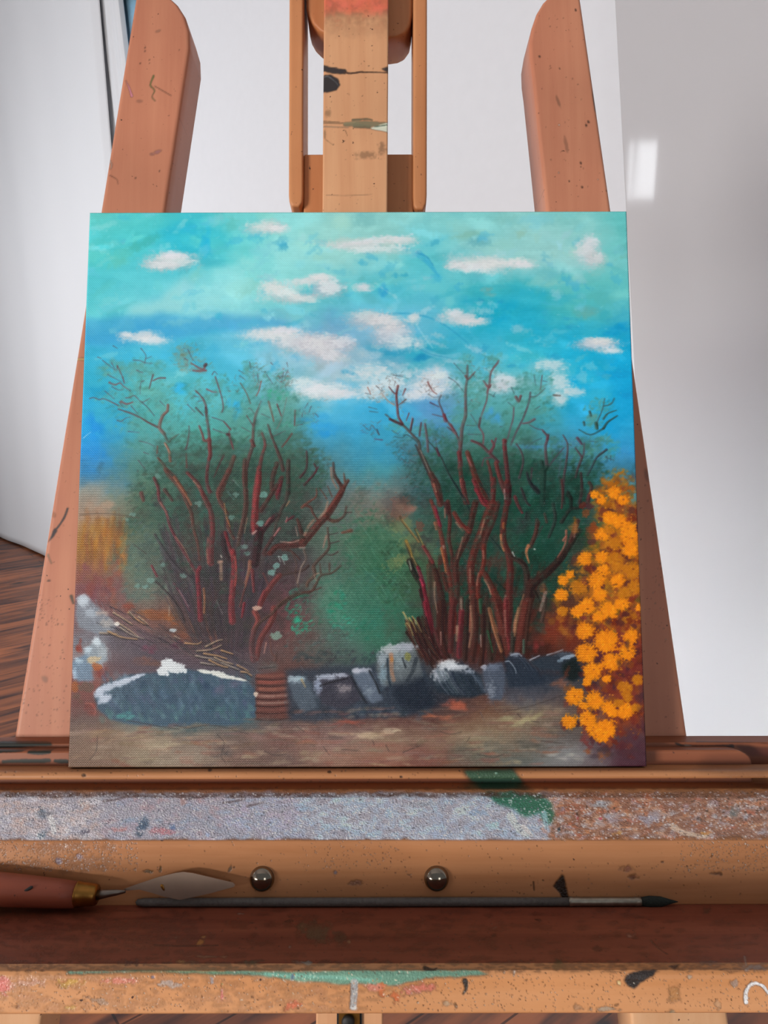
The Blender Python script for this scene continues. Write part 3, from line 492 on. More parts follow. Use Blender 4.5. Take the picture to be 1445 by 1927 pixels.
    for a, w, v, c in [('380,1120 400,1020 540,900 640,800 720,690 790,580 850,490',20,5,'3C2622'),('540,900 640,800 700,720',15,15,'3A2420'),('830,410 800,500 760,600',10,8,'623834'),('680,420 760,300 830,290 900,250 955,150',8,3,'2E3632'),('770,280 765,190 740,165',6,8,'1C2A26'),
              ('850,280 870,150',4,2,'3E3236'),('680,20 690,150 680,290',5,4,'643A3C'),('300,100 350,230 380,260',5,5,'3E3A3E'),('370,20 400,80 460,140',4,8,'243034'),('430,1070 480,1170',7,5,'2E2C28'),('520,1000 530,1200 500,1350',7,8,'584840'),('600,250 620,400 560,560',7,6,'324440'),
              ('450,400 440,520 400,620',7,8,'5A3A34'),('450,560 500,460',4,4,'3A4844'),('520,340 540,420',5,5,'5C4840'),('930,230 940,160',7,6,'743C40')]:
        S('H', a, w, v, c)
    for a, w, v, c in [('725,500 722,600 690,680 645,750',5,2,'C47C68'),('700,590 720,560',6,5,'C87868'),('535,1080 510,1160 485,1250',6.5,5,'B4988C'),('370,640 350,700 375,790',5,2.4,'D48C64'),('425,672 432,675',3,3,'EEF2F0'),('820,450 800,560',4,4,'8C6C64')]:
        S('H', a, w, v, c, .85, .2)
    # thin leaf scumble drawn back over the branches
    for x, y, a, b, n in [(420,900,130,90,700),(400,1040,110,90,380),(560,960,50,60,120),(950,940,150,90,800),(930,1080,120,80,260),(480,780,90,60,200),(930,780,110,70,260),(300,780,90,60,160)]:
        leafy(x, y, a, b, n, GR + DG[:3] + (TE[:3] if y < 850 else BRN[:2]), (2, 6), .22)
    TILE['L'] = (800, 1130, 5)
    for a, w, v, c in [('-10,40 40,240 90,420 170,570',9,9,'4A2224'),('0,20 30,180 60,360',8,6,'96263C'),('100,280 190,560',10,10,'5C2A2C'),('150,0 150,300 210,540',14,12,'46241F'),('270,0 250,200 240,480',13,10,'6A2C2C'),('345,110 330,300 320,530',12,9,'86303A'),
                       ('460,0 475,300 440,570',14,13,'56302A'),('400,0 390,300 380,560',9,9,'36241F'),('540,60 545,400 530,600',11,11,'44261F'),('600,0 600,300 620,560',8,10,'3C3028'),('660,0 720,200 790,500',20,16,'6A312A'),('760,0 765,200 800,460',11,8,'8A3438'),
                       ('960,30 920,250 880,510',22,16,'6C342C'),('830,340 820,500',9,8,'3C4038'),('1000,0 970,200 940,480',8,8,'50342C'),('700,350 740,560',9,9,'48281F')]: S('L', a, w, v, c)
    for a, w, v, c in [('305,250 298,380',6,4,'C09A80'),('430,60 445,250 420,440',5,5,'AC8068'),('605,80 650,270 720,480',7,7,'B47C58'),('752,100 760,340',4,3,'A87868'),('885,80 855,240 845,340',7,3,'B88A64'),('590,290 640,490',4,3,'2C6844'),('150,300 152,420',3,2,'A88078'),
                       ('525,330 530,440',3,2,'B8A098'),('930,380 930,500',5,5,'54786A'),('340,0 345,90',5,3,'A49484'),('520,0 525,120',8,5,'2A6A4C')]: S('L', a, w, v, c, .8, .22)
    for _ in range(46):
        x = r.uniform(762, 806); K.stroke([(x, r.uniform(1160, 1196)), (x + 14, 1212), (x + r.uniform(26, 44), r.uniform(1236, 1262))], r.uniform(2, 5), 2, jig(['3A201C', '2C1A18', '4A2A22', '5A322A'][r.integers(4)], .02), .75, .1)
    for a, b in [((758,1152),(772,1176)), ((770,1162),(784,1190)), ((776,1160),(794,1190)), ((766,1172),(778,1196))]: K.stroke([a, ((a[0]+b[0])/2 + 1, (a[1]+b[1])/2 - 2), b], 2.6, 1.4, 'B4A46C', .85, .1)
    # ---- stones
    def stone(pts, col, tops, sh=None):
        K.poly(pts, col, .92, 2, 2.5, .3)
        P = np.array(pts, float); cx_, cy_ = P.mean(0); sx, sy = P[:, 0].std(), P[:, 1].std()
        for _ in range(int(sx * sy / 22)):
            x, y = cx_ + r.normal(0, sx*.75), cy_ + r.normal(0, sy*.75)
            K.stroke([(x, y), (x + r.uniform(3, 8), y + r.uniform(8, 18))], r.uniform(1.5, 4), 1, np.clip(hexc(col) + r.normal(0, .06), 0, 1), .4, .3)
        for a, b, c_, rx_, ry_, d_ in tops:
            K.dab(a, b, rx_*.85, ry_*.8, c_, .4, 0, .8, .6, .6); K.dry(a, b, rx_*1.15, ry_*1.15, c_, d_*.75, .75, 0, .8, .25); K.dab(a, b + ry_*1.1, rx_, ry_, (hexc(c_) + hexc(col)) / 2, .35, 0, .95, .6)
    K.poly([(205,1195),(330,1200),(478,1250),(478,1285),(330,1260),(200,1270)], '5E545E', .55, 6, 6)
    flat(270,1245,40,12,'7C5850',.7); flat(335,1212,14,9,'6E3E50',.8); flat(285,1218,16,9,'7A4456',.7); flat(190,1255,16,20,'8A443C',.7); flat(150,1215,8,14,'9A3C30',.9); flat(175,1330,16,16,'844038',.7); flat(150,1310,12,14,'6C5448',.6)
    stone([(148,1118),(165,1116),(185,1140),(210,1160),(222,1180),(190,1192),(150,1178),(143,1150)], '8C949E', [(158,1128,'D4DEE6',11,10,.9),(172,1150,'B4BEC8',13,8,.7),(196,1150,'BCACA4',12,6,.6),(205,1170,'B0ACA8',14,8,.6)])
    stone([(160,1222),(185,1198),(202,1212),(206,1238),(190,1250),(165,1245)], '9CA8B0', [(184,1204,'DCE8EE',8,8,.9),(168,1220,'C8D8E2',9,7,.8),(195,1225,'B4BCC0',8,12,.5)])
    stone([(138,1240),(165,1228),(176,1250),(178,1278),(150,1280),(138,1262)], '7C94A8', [(150,1240,'BCD0DC',8,5,.7),(143,1262,'B4C8D8',5,10,.5)])
    K.dry(178,1238,6,16,'D0BC98',.8,.8,80); K.dry(184,1252,9,8,'B86C38',.7,.7); K.dry(143,1290,8,12,'A86430',.6,.7); K.dry(165,1290,16,10,'6C5C50',.7,.7)
    K.stroke([(164,1320),(176,1322),(182,1334),(180,1342)], 3, 2, 'B87468', .6)
    K.poly([(180,1308),(186,1292),(205,1280),(245,1268),(296,1263),(320,1246),(350,1258),(400,1262),(455,1276),(476,1290),(484,1320),(483,1348),(452,1362),(340,1366),(250,1362),(210,1350),(186,1330)], '4A6274', .95, 2, 3, .3)
    for _ in range(330):
        x, y = r.uniform(195, 478), r.uniform(1268, 1355); c_ = ['5E7688', '3C5468', '4C6C78', '6A8490', '405A66', '56607A'][r.integers(6)]
        if y > 1325 and r.random() < .5: c_ = '5C8484'
        if x < 250 and y < 1320 and r.random() < .5: c_ = '7C93A2'
        K.dab(x, y, r.uniform(3, 8), r.uniform(6, 15), jig(c_, .03), .35, r.normal(-18, 12), .8, .5)
    flat(232,1345,24,9,'5AA09C',.8); flat(430,1290,22,20,'6C6C80',.5); flat(400,1325,30,20,'3E5A68',.5); flat(390,1290,10,14,'2E4660',.6); flat(270,1285,12,12,'3A526A',.5)
    for a in [(190,1302,10,9),(205,1290,18,8),(232,1282,20,7),(250,1274,20,5),(262,1270,14,4),(200,1312,14,8)]: K.dab(*a[:2], a[2]*.8, a[3]*.8, 'B8C2D0', .6, -18, .6, .5, .5); K.dry(a[0], a[1], a[2]*1.05, a[3]*1.0, 'C8D0DC', .7, .8, -18, .9, .25)
    for a in [(318,1248,14,9),(330,1254,22,8),(308,1260,10,8),(322,1243,7,4)]: K.dab(*a[:2], a[2]*.9, a[3]*.8, 'C8CED0', .8, 10, .5, .4, .6); K.dry(a[0], a[1], a[2]*1.2, a[3]*1.3, 'DDE2E4', .9, .95, 10, .9)
    for a in [(388,1263,14,4),(412,1267,18,6),(425,1272,20,5),(450,1277,16,2.5)]: K.dab(*a[:2], a[2]*.9, a[3]*.8, 'C4C8BC', .85, 12, .5, .4, .6); K.dry(a[0], a[1]-1, a[2], a[3]*.9, 'DCDED8', .9, .95, 12, .9)
    # twig pile
    for _ in range(150):
        t = r.random(); x = 205 + t * 250 + r.normal(0, 10); y = 1160 + t * 88 + r.normal(0, 14); l = r.uniform(12, 34)
        K.stroke([(x, y), (x + l*.5, y + l*.22 + r.normal(0, 1)), (x + l, y + l*.5)], r.uniform(1.2, 3), 1, jig(['3E3A40', '504850', '2E2C34', '6C6460', '5A4A50'][r.integers(5)], .03), .65, .15)
    for pts in ['243,1150 262,1165 275,1172', '245,1148 255,1160', '215,1150 235,1162 250,1172', '222,1168 248,1185 262,1196', '228,1178 250,1192 272,1199', '190,1188 222,1190', '205,1185 230,1196 260,1200', '262,1158 280,1172', '350,1208 372,1210 380,1206', '388,1215 410,1204 420,1202',
                '372,1223 400,1220 418,1212', '418,1222 440,1229', '370,1232 400,1238 420,1246', '385,1228 410,1232 428,1238', '405,1235 420,1242 440,1248', '448,1250 460,1256 470,1262', '420,1246 440,1254 450,1258', '455,1262 466,1264 475,1270', '380,1245 410,1250', '330,1195 340,1200', '395,1240 415,1250 430,1254']:
        v = [tuple(float(q) for q in p.split(',')) for p in pts.split()]
        K.stroke([(a, b + 2.4) for a, b in v], 2.6, 2, '241E22', .8); K.stroke(v, 3.4, 2, ['C0A88C', 'B4A898', 'D0A878', 'A89888'][r.integers(4)], .85, .15, .8)
    K.dry(326,1184,8,3,'C4D0D4',.9,.9); K.dry(222,1172,5,4,'E8E4DC',.8,.9)
    # brick pier
    K.poly([(482,1268),(536,1262),(552,1300),(552,1350),(484,1352)], '6E443E', .95, 1, 2, .3)
    for i, y in enumerate([1272, 1284, 1297, 1310, 1323, 1336, 1348]):
        K.stroke([(483, y + 4), (515, y + 6), (548, y + 3)], 3, 2, '3C2624', .8, .15)
        K.stroke([(486 + r.uniform(0, 6), y - 2), (512, y - 1), (536 + i * 2, y - 3)], 6, 5, ['8C5C50', '9C5A4E', 'A46C5A', 'A88478', '98786E', '7C5048', '6C4840'][i], .8, .2)
    K.dry(483,1305,4,5,'D8C8B8',.9,.9); flat(508,1250,24,10,'6A6664',.8); K.stroke([(490,1257),(520,1254)], 2, 2, '2E2A2C', .7)
    # wall of stones
    K.poly([(538,1256),(700,1250),(800,1250),(815,1330),(800,1342),(690,1352),(600,1358),(545,1352)], '3C4552', .85, 4, 5)
    for _ in range(220):
        K.dab(r.uniform(545, 815), r.uniform(1265, 1350), r.uniform(4, 12), r.uniform(5, 12), jig(['2E3644', '465060', '3C4654', '54606E', '384C58'][r.integers(5)], .02), .4, r.normal(-30, 20), .8, .5)
    stone([(545,1282),(560,1272),(578,1274),(590,1296),(600,1330),(570,1340),(552,1310)], '5C6874', [(556,1277,'B4C4CC',12,6,.8),(567,1276,'A8BCC4',9,5,.7)]); K.stroke([(569,1278),(576,1292)], 5, 3, 'B09C78', .8, .3)
    stone([(592,1282),(612,1270),(655,1266),(664,1276),(682,1318),(640,1334),(606,1322)], '464450', [(600,1290,'A8B4C8',7,12,.8),(618,1273,'BCC4D2',22,5,.95),(642,1270,'C4CAD8',16,4,.9),(648,1296,'9C9498',14,9,.5)])
    K.stroke([(604,1290),(625,1283),(655,1276)], 4, 3, '26242C', .8)
    stone([(664,1270),(680,1258),(700,1260),(712,1290),(722,1318),(700,1324),(684,1304)], '6C7888', [(672,1262,'D0D2DC',9,5,.9),(685,1260,'B8BCC8',12,4,.7),(695,1300,'8C98A4',10,9,.5)])
    K.stroke([(696,1262),(708,1284),(716,1304)], 4, 4, '22262C', .8); K.stroke([(662,1272),(676,1300),(690,1322)], 5, 4, '2A2C34', .8)
    stone([(708,1250),(722,1224),(748,1214),(775,1216),(790,1240),(798,1275),(770,1292),(724,1290),(712,1270)], '6C7478', [(720,1240,'A8B4BC',10,14,.8),(738,1222,'C4C8CC',18,9,.95),(765,1218,'BCC0CC',18,8,.9),(755,1240,'98A4A8',16,18,.5),(722,1268,'8CA4B0',8,16,.6)])
    K.stroke([(737,1232),(738,1262),(742,1280)], 9, 7, 'B4886C', .8, .2); K.dab(738,1240,4,7,'C08A50',.8); K.stroke([(730,1240),(732,1275),(736,1290)], 4, 4, '1E2E3C', .8, .15)
    K.stroke([(758,1238),(764,1256)], 3, 3, '242A30', .9); K.stroke([(784,1240),(778,1262),(768,1280)], 8, 6, '2C343C', .7, .3); K.dry(768,1236,6,8,'8C8C50',.7,.8)
    K.poly([(735,1290),(800,1270),(815,1300),(828,1330),(780,1340),(745,1325)], '252D3A', .8, 6, 5)
    stone([(812,1275),(826,1252),(845,1245),(880,1252),(905,1272),(918,1306),(890,1314),(850,1312),(825,1302)], '2C3844', [(842,1250,'E8EBEE',20,8,1.0),(828,1268,'D0D4DA',14,12,.8),(862,1256,'DCE0E6',20,6,.85),(884,1264,'A8B0BC',12,4,.6)])
    for i in range(26): x = 820 + i * 2.2; K.stroke([(x, 1262 + i * .3), (x + 10, 1288), (x + 26, 1308)], 2.4, 1, jig(['A4ACB8', '6C7884', '46525E'][r.integers(3)] if i < 14 else '3A4654', .03), .55, .3)
    for i in range(5): K.stroke([(884 + i*5, 1264 + i*3), (900 + i*3, 1284 + i*3), (908 + i*2, 1304)], 1.5, 1, '7C8CA0', .5, .2)
    stone([(908,1262),(920,1250),(948,1246),(952,1290),(946,1318),(925,1318),(914,1300)], '5A6474', [(912,1256,'C0C4D0',5,5,.8),(930,1256,'7C8698',14,6,.6),(925,1300,'8C94A0',8,16,.5)])
    stone([(950,1246),(958,1234),(976,1230),(990,1242),(1010,1262),(1020,1285),(990,1292),(958,1294)], '343E4C', [(970,1233,'8C96A4',12,4,.6)])
    K.stroke([(952,1246),(960,1246),(970,1260),(972,1268)], 2, 1.4, 'B8C4D0', .8); K.stroke([(962,1234),(976,1231),(982,1236)], 2.4, 2, 'B4BECA', .8)
    for i in range(5): K.stroke([(976 + i*6, 1236 + i*2), (988 + i*7, 1250), (996 + i*8, 1262 + i)], 1.4, 1, '6C7A8A', .5)
    stone([(996,1248),(1018,1238),(1060,1228),(1076,1230),(1090,1244),(1098,1266),(1088,1280),(1074,1284),(1055,1264),(1020,1262)], '38434F', [(1060,1232,'5C6470',16,4,.5)])
    K.poly([(1060,1250),(1085,1240),(1096,1266),(1086,1282),(1074,1284),(1060,1270)], '1C2624', .85, 3, 3)
    K.stroke([(998,1243),(1016,1235)], 3, 2, 'C0C8D4', .8); K.stroke([(1030,1234),(1050,1228),(1060,1224)], 2.6, 2, 'B8C0CC', .8); K.dry(1070,1238,16,4,'A8B8C8',.8,.8,-14); K.dry(1056,1245,8,4,'8CA0B0',.7,.7)
    # ---- ground
    for _ in range(360):
        x, y = r.uniform(140, 1060), r.uniform(1362, 1440) if r.random() < .75 else r.uniform(1330, 1365)
        if y < 1362 and x < 560: continue
        c_ = ['A08C74', 'B4A48C', '8C6C60', '9C6A5C', '74645C', '94806E', '84685C'][r.integers(7)]
        K.dab(x, y, r.uniform(10, 34), r.uniform(2, 6), jig(c_, .03), .38, r.normal(-2, 6), .8, .5)
    flat(300,1400,60,12,'B0A48C',.6); flat(200,1380,50,8,'A0886C',.5); flat(690,1384,60,9,'BCA890',.8,-6); flat(740,1375,24,6,'C4B49C',.7,-8); flat(985,1355,50,12,'B0A684',.8,-14); flat(910,1390,60,10,'A0907A',.6); flat(860,1330,26,12,'B06450',.8,-10,12)
    flat(820,1350,30,8,'AC6C54',.7); flat(1040,1340,26,14,'948070',.6); flat(480,1385,36,12,'8C7068',.6); flat(660,1358,50,6,'9C5C50',.7); flat(1060,1285,26,10,'8C6050',.7,-10); flat(1060,1425,34,8,'B0AEAA',.8); flat(1000,1405,40,8,'56544E',.5)
    flat(860,1412,40,6,'5C5850',.4); flat(600,1395,40,8,'A07060',.6); flat(420,1415,26,14,'5A5252',.5); flat(490,1350,30,6,'6C5C58',.5)
    for pts in ['330,1362 360,1368 395,1362 440,1370', '240,1352 290,1362 340,1370', '410,1380 424,1396 418,1420 426,1432', '186,1382 184,1410 172,1426', '610,1404 622,1420', '703,1394 706,1402', '728,1402 734,1414', '975,1344 982,1352', '870,1378 850,1382 830,1377',
                '500,1412 520,1420 540,1418', '950,1340 1000,1330 1060,1310', '1075,1350 1062,1362', '880,1396 886,1388', '645,1410 675,1412', '440,1372 470,1380', '560,1366 575,1376', '1000,1358 1015,1360', '760,1416 790,1404', '900,1420 930,1426 950,1420', '1020,1396 1060,1400']:
        v = [tuple(float(q) for q in p.split(',')) for p in pts.split()]; K.stroke(v, 1.6, 1.4, '443A38', .65, .1)
    # ---- the yellow bush
    for _ in range(300):
        t = r.random(); y = 900 + t * 530; half = 26 + 50 * min(1, t * 1.6); x = 1165 - t * 12 + r.normal(0, half * .55); x = min(x, 1222)
        if y > 1395 and r.random() < .5: continue
        c_ = ['9C5A28', '8A4030', 'A86A28', '704038', '6C5C30', 'B47428', '5C3434'][r.integers(7)] if y < 1200 else ['7C3830', '6A3434', '8C4430', '54343C', '9C5A28'][r.integers(5)]
        K.dab(x, y, r.uniform(6, 14), r.uniform(6, 14), jig(c_, .03), .6, r.uniform(0, 90), .7, .6)
    for x, y, a, b in [(1160,905,26,24),(1140,940,30,24),(1165,965,34,30),(1130,1040,26,20),(1180,1000,26,40),(1170,1090,40,50),(1100,1090,44,30),(1150,1150,40,30)]:
        leafy(x, y, a, b, int(a*b/9), ['C8862A', 'B87C28', '8C6C30', 'D48C20', '9C7030'], (2, 6), .6)
    for _ in range(260):
        t = r.random(); y = 905 + t * 290; x = min(1165 - t * 30 + r.normal(0, 14 + 42 * t), 1212)
        K.dab(x, y, r.uniform(6, 16), r.uniform(6, 14), jig(['CC8426', 'D08C28', 'A86C2C', '94582C', '8A4A2C', 'B87828'][r.integers(6)], .03), .45, r.uniform(0, 90), .7, .8)
    leafy(1180,920,16,20,70,['6C7050','8C7C40','A08C50'],(1.5,4),.6); leafy(1075,1100,26,20,90,['6C6038','847030','58502C'],(1.5,4),.6)
    for _ in range(150):
        y = r.uniform(940, 1400); x = r.uniform(1095, 1205); K.dry(x, y, r.uniform(5, 13), r.uniform(4, 9), jig(['7C3828', '8A4030', '5E3034', '94502C'][r.integers(4)], .02), .7, .7, r.uniform(0, 90), .2)
    fl = [('M',v) for v in [(720,80,14,1),(630,130,10,1),(460,130,8,0),(930,110,16,0),(700,330,15,1),(940,460,20,1),(1200,410,13,1),(720,580,18,1),(1160,570,15,1),(1000,680,17,1),(790,780,16,1),(730,900,8,1),(940,860,8,1),(1150,960,12,0),(600,1050,15,1),(800,1110,18,1),(960,1170,13,1),
          (1150,1210,14,1),(1260,1180,9,0),(550,1330,13,1),(740,1300,15,1),(820,1410,15,1),(940,1410,17,1),(890,1490,12,1),(1270,880,10,0),(1170,1060,9,0),(690,1150,8,1),(1060,1130,9,0),(1010,1230,9,1),(850,740,9,1)]] + \
         [('N',v) for v in [(830,320,8,1),(910,370,9,1),(1050,300,11,1),(1150,380,9,1),(1010,590,13,1),(1120,620,13,1),(1220,700,14,1),(930,760,12,1),(1230,800,14,1),(720,1040,12,1),(920,1020,12,1),(1240,940,14,1),(1050,1050,13,0),(930,1170,12,1),(1080,1130,10,0),(480,1290,9,1),(560,1220,8,1),
          (650,1370,14,0),(460,1450,11,1),(860,1290,15,1),(1100,1300,13,1),(1260,1180,14,0),(1290,1380,13,0),(900,1460,13,1),(760,1570,14,1),(640,1650,11,1),(470,1640,9,0),(1000,1630,15,1),(1150,1550,13,1),(870,1700,10,1),(1340,1600,7,1),(1180,1430,12,0),(1000,720,9,0),(1060,870,12,0)]]
    for t, (x, y, rad, br) in fl:
        x, y = (980 + x/5.78, 1130 + y/5.78) if t == 'M' else (980 + x/6.02, 880 + y/6.02)
        base = 'EC941C' if br else 'C47E22'
        if x + rad > 1214: x = 1214 - rad
        K.dab(x, y, rad*.74, rad*.66, base, .9 if br else .5, r.uniform(-60, 60), .5, 1.3, .8)
        K.dry(x, y, rad*1.2, rad*1.1, base, .62, .9, 0, 1.0)
        for _ in range(int(rad * 2.2)):
            g = r.uniform(0, 6.283); q = rad * r.uniform(.4, 1.32)
            K.stroke([(x + q*np.cos(g)*.6, y + q*np.sin(g)*.6), (x + q*np.cos(g), y + q*np.sin(g))], 3, 1, jig('F09C20' if br else 'CC8828', .03), .8 if br else .5, .1, .9)
    for _ in range(260):
        y = r.uniform(910, 1400); x = r.uniform(1080 if y > 1080 else 1125, 1208)
        K.dab(x, y, r.uniform(1, 3.4), r.uniform(.8, 2), jig(['8A5430', '7A4030', 'F4AC3C', 'A86428'][r.integers(4)], .03), .7, 0, .5, .5)
    for x, y in [(1145,1170),(1120,1290),(1115,1340),(1180,1215),(1165,1250),(1125,1245)]: K.dab(x, y, 7, 10, '4C3038', .6, 0, .8, .6)
    flat(1190,1410,26,20,'5C3C44',.8,0,12); flat(1210,1340,10,50,'5A3A44',.6); flat(1140,1420,30,12,'54464A',.7)
    # sparse light flecks over the weave
    for _ in range(500):
        x, y = r.uniform(140, 1210), r.uniform(640, 1435); K.dab(x, y, r.uniform(.6, 1.3), r.uniform(.5, 1), 'D8DCD8', .35, 0, .5, .3)
    K.stroke([(157,822),(164,816),(171,811)], 1.6, 1, 'BCE0F0', .8)
    dk = (.05 + .2 * sstep(820, 900, yy + K.y0))[..., None]; K.c = np.clip(K.c, 0, 1); K.c -= dk * K.c * (1 - K.c)
    # wet edges melt a little into each other
    soft = np.stack([box(K.c[..., k], 1) for k in range(3)], -1)
    K.c = .62 * K.c + .38 * soft
    # the cloth shows where the paint is thin: dark paint sits between the threads
    X = xx + K.x0; Y = yy + K.y0
    thin = np.clip(sstep(800, 940, Y + 60 * (K.n3 - .5)) * (.35 + 1.5 * (fnoise(H, W, 70, 3, .6, r) - .3)) + .06, 0, 1) * (1 - sstep(1090, 1150, X)) + .04
    row = np.floor(Y / 4.5); th = .5 + .5 * np.cos(2 * np.pi * (Y / 4.5)); tv = .5 + .5 * np.cos(2 * np.pi * (X / 4.3 + .5 * (row % 2)))
    g = (th ** 2) * (.45 + .55 * tv)
    K.c *= (1 - .26 * thin * g)[..., None]
    K.c += (.075 * thin * (1 - th) * tv * (K.n2 > .45))[..., None]
    K.z = box(np.clip(K.z, 0, 2.2), 1)
    K.c = np.clip(K.c, 0.02, 0.97)
    return K
# ---------------------------------------------------------------- mesh and tag helpers
def lk(o): scene.collection.objects.link(o); return o
def tag(o, label=None, cat=None, group=None, kind=None):
    for k, v in (('label', label), ('category', cat), ('group', group), ('kind', kind)):
        if v: o[k] = v
    return o
def empty(name, loc, label, cat, group=None):
    o = lk(bpy.data.objects.new(name, None)); o.location = loc; o.empty_display_size = 0.05
    return tag(o, label, cat, group)
def mesh_np(name, V, F, mat, parent=None, colors=None, smooth=True, origin=None):
    """V (N,3) world positions, F (M,4) or list of tuples; colours (N,4) optional paint layer"""
    V = np.asarray(V, float)
    if parent is not None:
        org = np.array(parent.location)
        p = parent.parent
        while p is not None: org = org + np.array(p.location); p = p.parent
    elif origin is not None: org = np.array(origin)
    else: org = np.array([V[:, 0].mean(), V[:, 1].mean(), V[:, 2].min()])
    me = bpy.data.meshes.new(name)
    if isinstance(F, np.ndarray):
        L = V - org; n = len(V); m = len(F)
        me.vertices.add(n); me.vertices.foreach_set('co', L.ravel())
        me.loops.add(m * 4); me.loops.foreach_set('vertex_index', F.astype(np.int32).ravel())
        me.polygons.add(m); me.polygons.foreach_set('loop_start', np.arange(m, dtype=np.int32) * 4)
        me.polygons.foreach_set('loop_total', np.full(m, 4, np.int32)); me.update(calc_edges=True)
    else:
        me.from_pydata([tuple(q) for q in (V - org)], [], [tuple(f) for f in F]); me.update()
    if colors is not None:
        a = me.color_attributes.new('paint', 'FLOAT_COLOR', 'POINT'); a.data.foreach_set('color', np.asarray(colors, np.float32).ravel())
    if smooth: me.polygons.foreach_set('use_smooth', np.ones(len(me.polygons), bool))
    me.materials.append(mat)
    o = lk(bpy.data.objects.new(name, me))
    if parent is not None: o.parent = parent
    else: o.location = org
    return o
def fixn(o):
    bm = bmesh.new(); bm.from_mesh(o.data); bmesh.ops.recalc_face_normals(bm, faces=bm.faces); bm.to_mesh(o.data); bm.free(); return o
def bevel(o, w=0.0015, seg=2):
    m = o.modifiers.new('bevel', 'BEVEL'); m.width = w; m.segments = seg; m.limit_method = 'ANGLE'; m.angle_limit = math.radians(40); return o
def e2w(A):
    A = np.asarray(A, float); x, v, n = A[..., 0], A[..., 1], A[..., 2]
    return np.stack([x, v * st_ - n * ct, Z0 + v * ct + n * st_], -1)
def sample(K, x, v, n):
    px, py = proj(x, v, n)
    fx = np.clip((px - K.x0) * K.s - .5, 0, K.W - 1.001); fy = np.clip((py - K.y0) * K.s - .5, 0, K.H - 1.001)
    ix, iy = fx.astype(int), fy.astype(int); tx = (fx - ix)[..., None]; ty = (fy - iy)[..., None]
    C = np.concatenate([K.c, K.a[..., None]], -1)
    r = (C[iy, ix] * (1 - tx) + C[iy, ix + 1] * tx) * (1 - ty) + (C[iy + 1, ix] * (1 - tx) + C[iy + 1, ix + 1] * tx) * ty
    out = r.copy(); out[..., :3] = lin(r[..., :3]); return out
def quads(nr, nc, off=0):
    i = np.arange(nr - 1)[:, None] * nc + np.arange(nc - 1)[None, :] + off
    return np.stack([i, i + 1, i + nc + 1, i + nc], -1).reshape(-1, 4)
def slab(name, outline, nf, nb, mat, parent, K=None, step=0.0012, r=0.0025, dx=None):
    """solid of the outline (x, v points, convex across) between planes nf (front) and nb (back), front edges rounded"""
    P = np.array(outline, float); lo, hi = P[:, 1].min(), P[:, 1].max()
    rows = np.arange(lo + 1e-5, hi - 1e-5, step); rows = np.concatenate([rows, hi - np.array([4e-4, 1e-4, 1e-6])]); rows = np.unique(np.concatenate([[lo + 1e-6, lo + 4e-4], rows]))
    xl = np.full(len(rows), 1e9); xr = -xl
    for i in range(len(P)):
        (xa, va), (xb, vb) = P[i], P[(i + 1) % len(P)]
        if abs(va - vb) < 1e-9: continue
        k = (rows >= min(va, vb)) & (rows <= max(va, vb)); xx = xa + (rows - va) * (xb - xa) / (vb - va)
        xl = np.where(k, np.minimum(xl, xx), xl); xr = np.where(k, np.maximum(xr, xx), xr)
    wid = (xr - xl).max(); nc = max(6, int(wid / (dx or step)))
    e = r / wid; u = np.unique(np.concatenate([[0, e*.08, e*.3, e*.6, e], np.linspace(e, 1 - e, nc), [1 - e, 1 - e*.6, 1 - e*.3, 1 - e*.08, 1]]))
    X = xl[:, None] + (xr - xl)[:, None] * u[None, :]; Vv = np.repeat(rows[:, None], len(u), 1)
    d = np.minimum(np.minimum(X - xl[:, None], xr[:, None] - X), np.minimum(Vv - lo, hi - Vv)); t = np.clip(1 - d / r, 0, 1)
    N = nf - r * (1 - np.sqrt(np.clip(1 - t * t, 0, 1)))
    A = np.stack([X, Vv, N], -1); nr, nu = X.shape
    F = [quads(nr, nu)]
    B = A.copy(); B[..., 2] = nb; B = B[:, [0, -1]]
    off = nr * nu
    cols = np.concatenate([A.reshape(-1, 3), B.reshape(-1, 3)])
    i = np.arange(nr - 1)
    F.append(np.stack([i * nu, (i + 1) * nu, off + (i + 1) * 2, off + i * 2], -1))                     # left side
    F.append(np.stack([i * nu + nu - 1, off + i * 2 + 1, off + (i + 1) * 2 + 1, (i + 1) * nu + nu - 1], -1))  # right side
    F.append(np.stack([off + i * 2, off + (i + 1) * 2, off + (i + 1) * 2 + 1, off + i * 2 + 1], -1))     # back
    # top and bottom caps: sew the row to two back corners with a fan of quads
    extra = []
    for row in (0, nr - 1):
        Bt = A[row].copy(); Bt[:, 2] = nb
        base = len(cols); cols = np.concatenate([cols, Bt])
        j = np.arange(nu - 1); q = np.stack([row * nu + j, base + j, base + j + 1, row * nu + j + 1], -1)
        F.append(q if row == 0 else q[:, ::-1])
    F = np.concatenate(F)
    C = None
    if K is not None:
        C = sample(K, cols[:, 0], cols[:, 1], np.full(len(cols), nf)); C[off:, 3] = 0
    return mesh_np(name, e2w(cols), F, mat, parent, C)
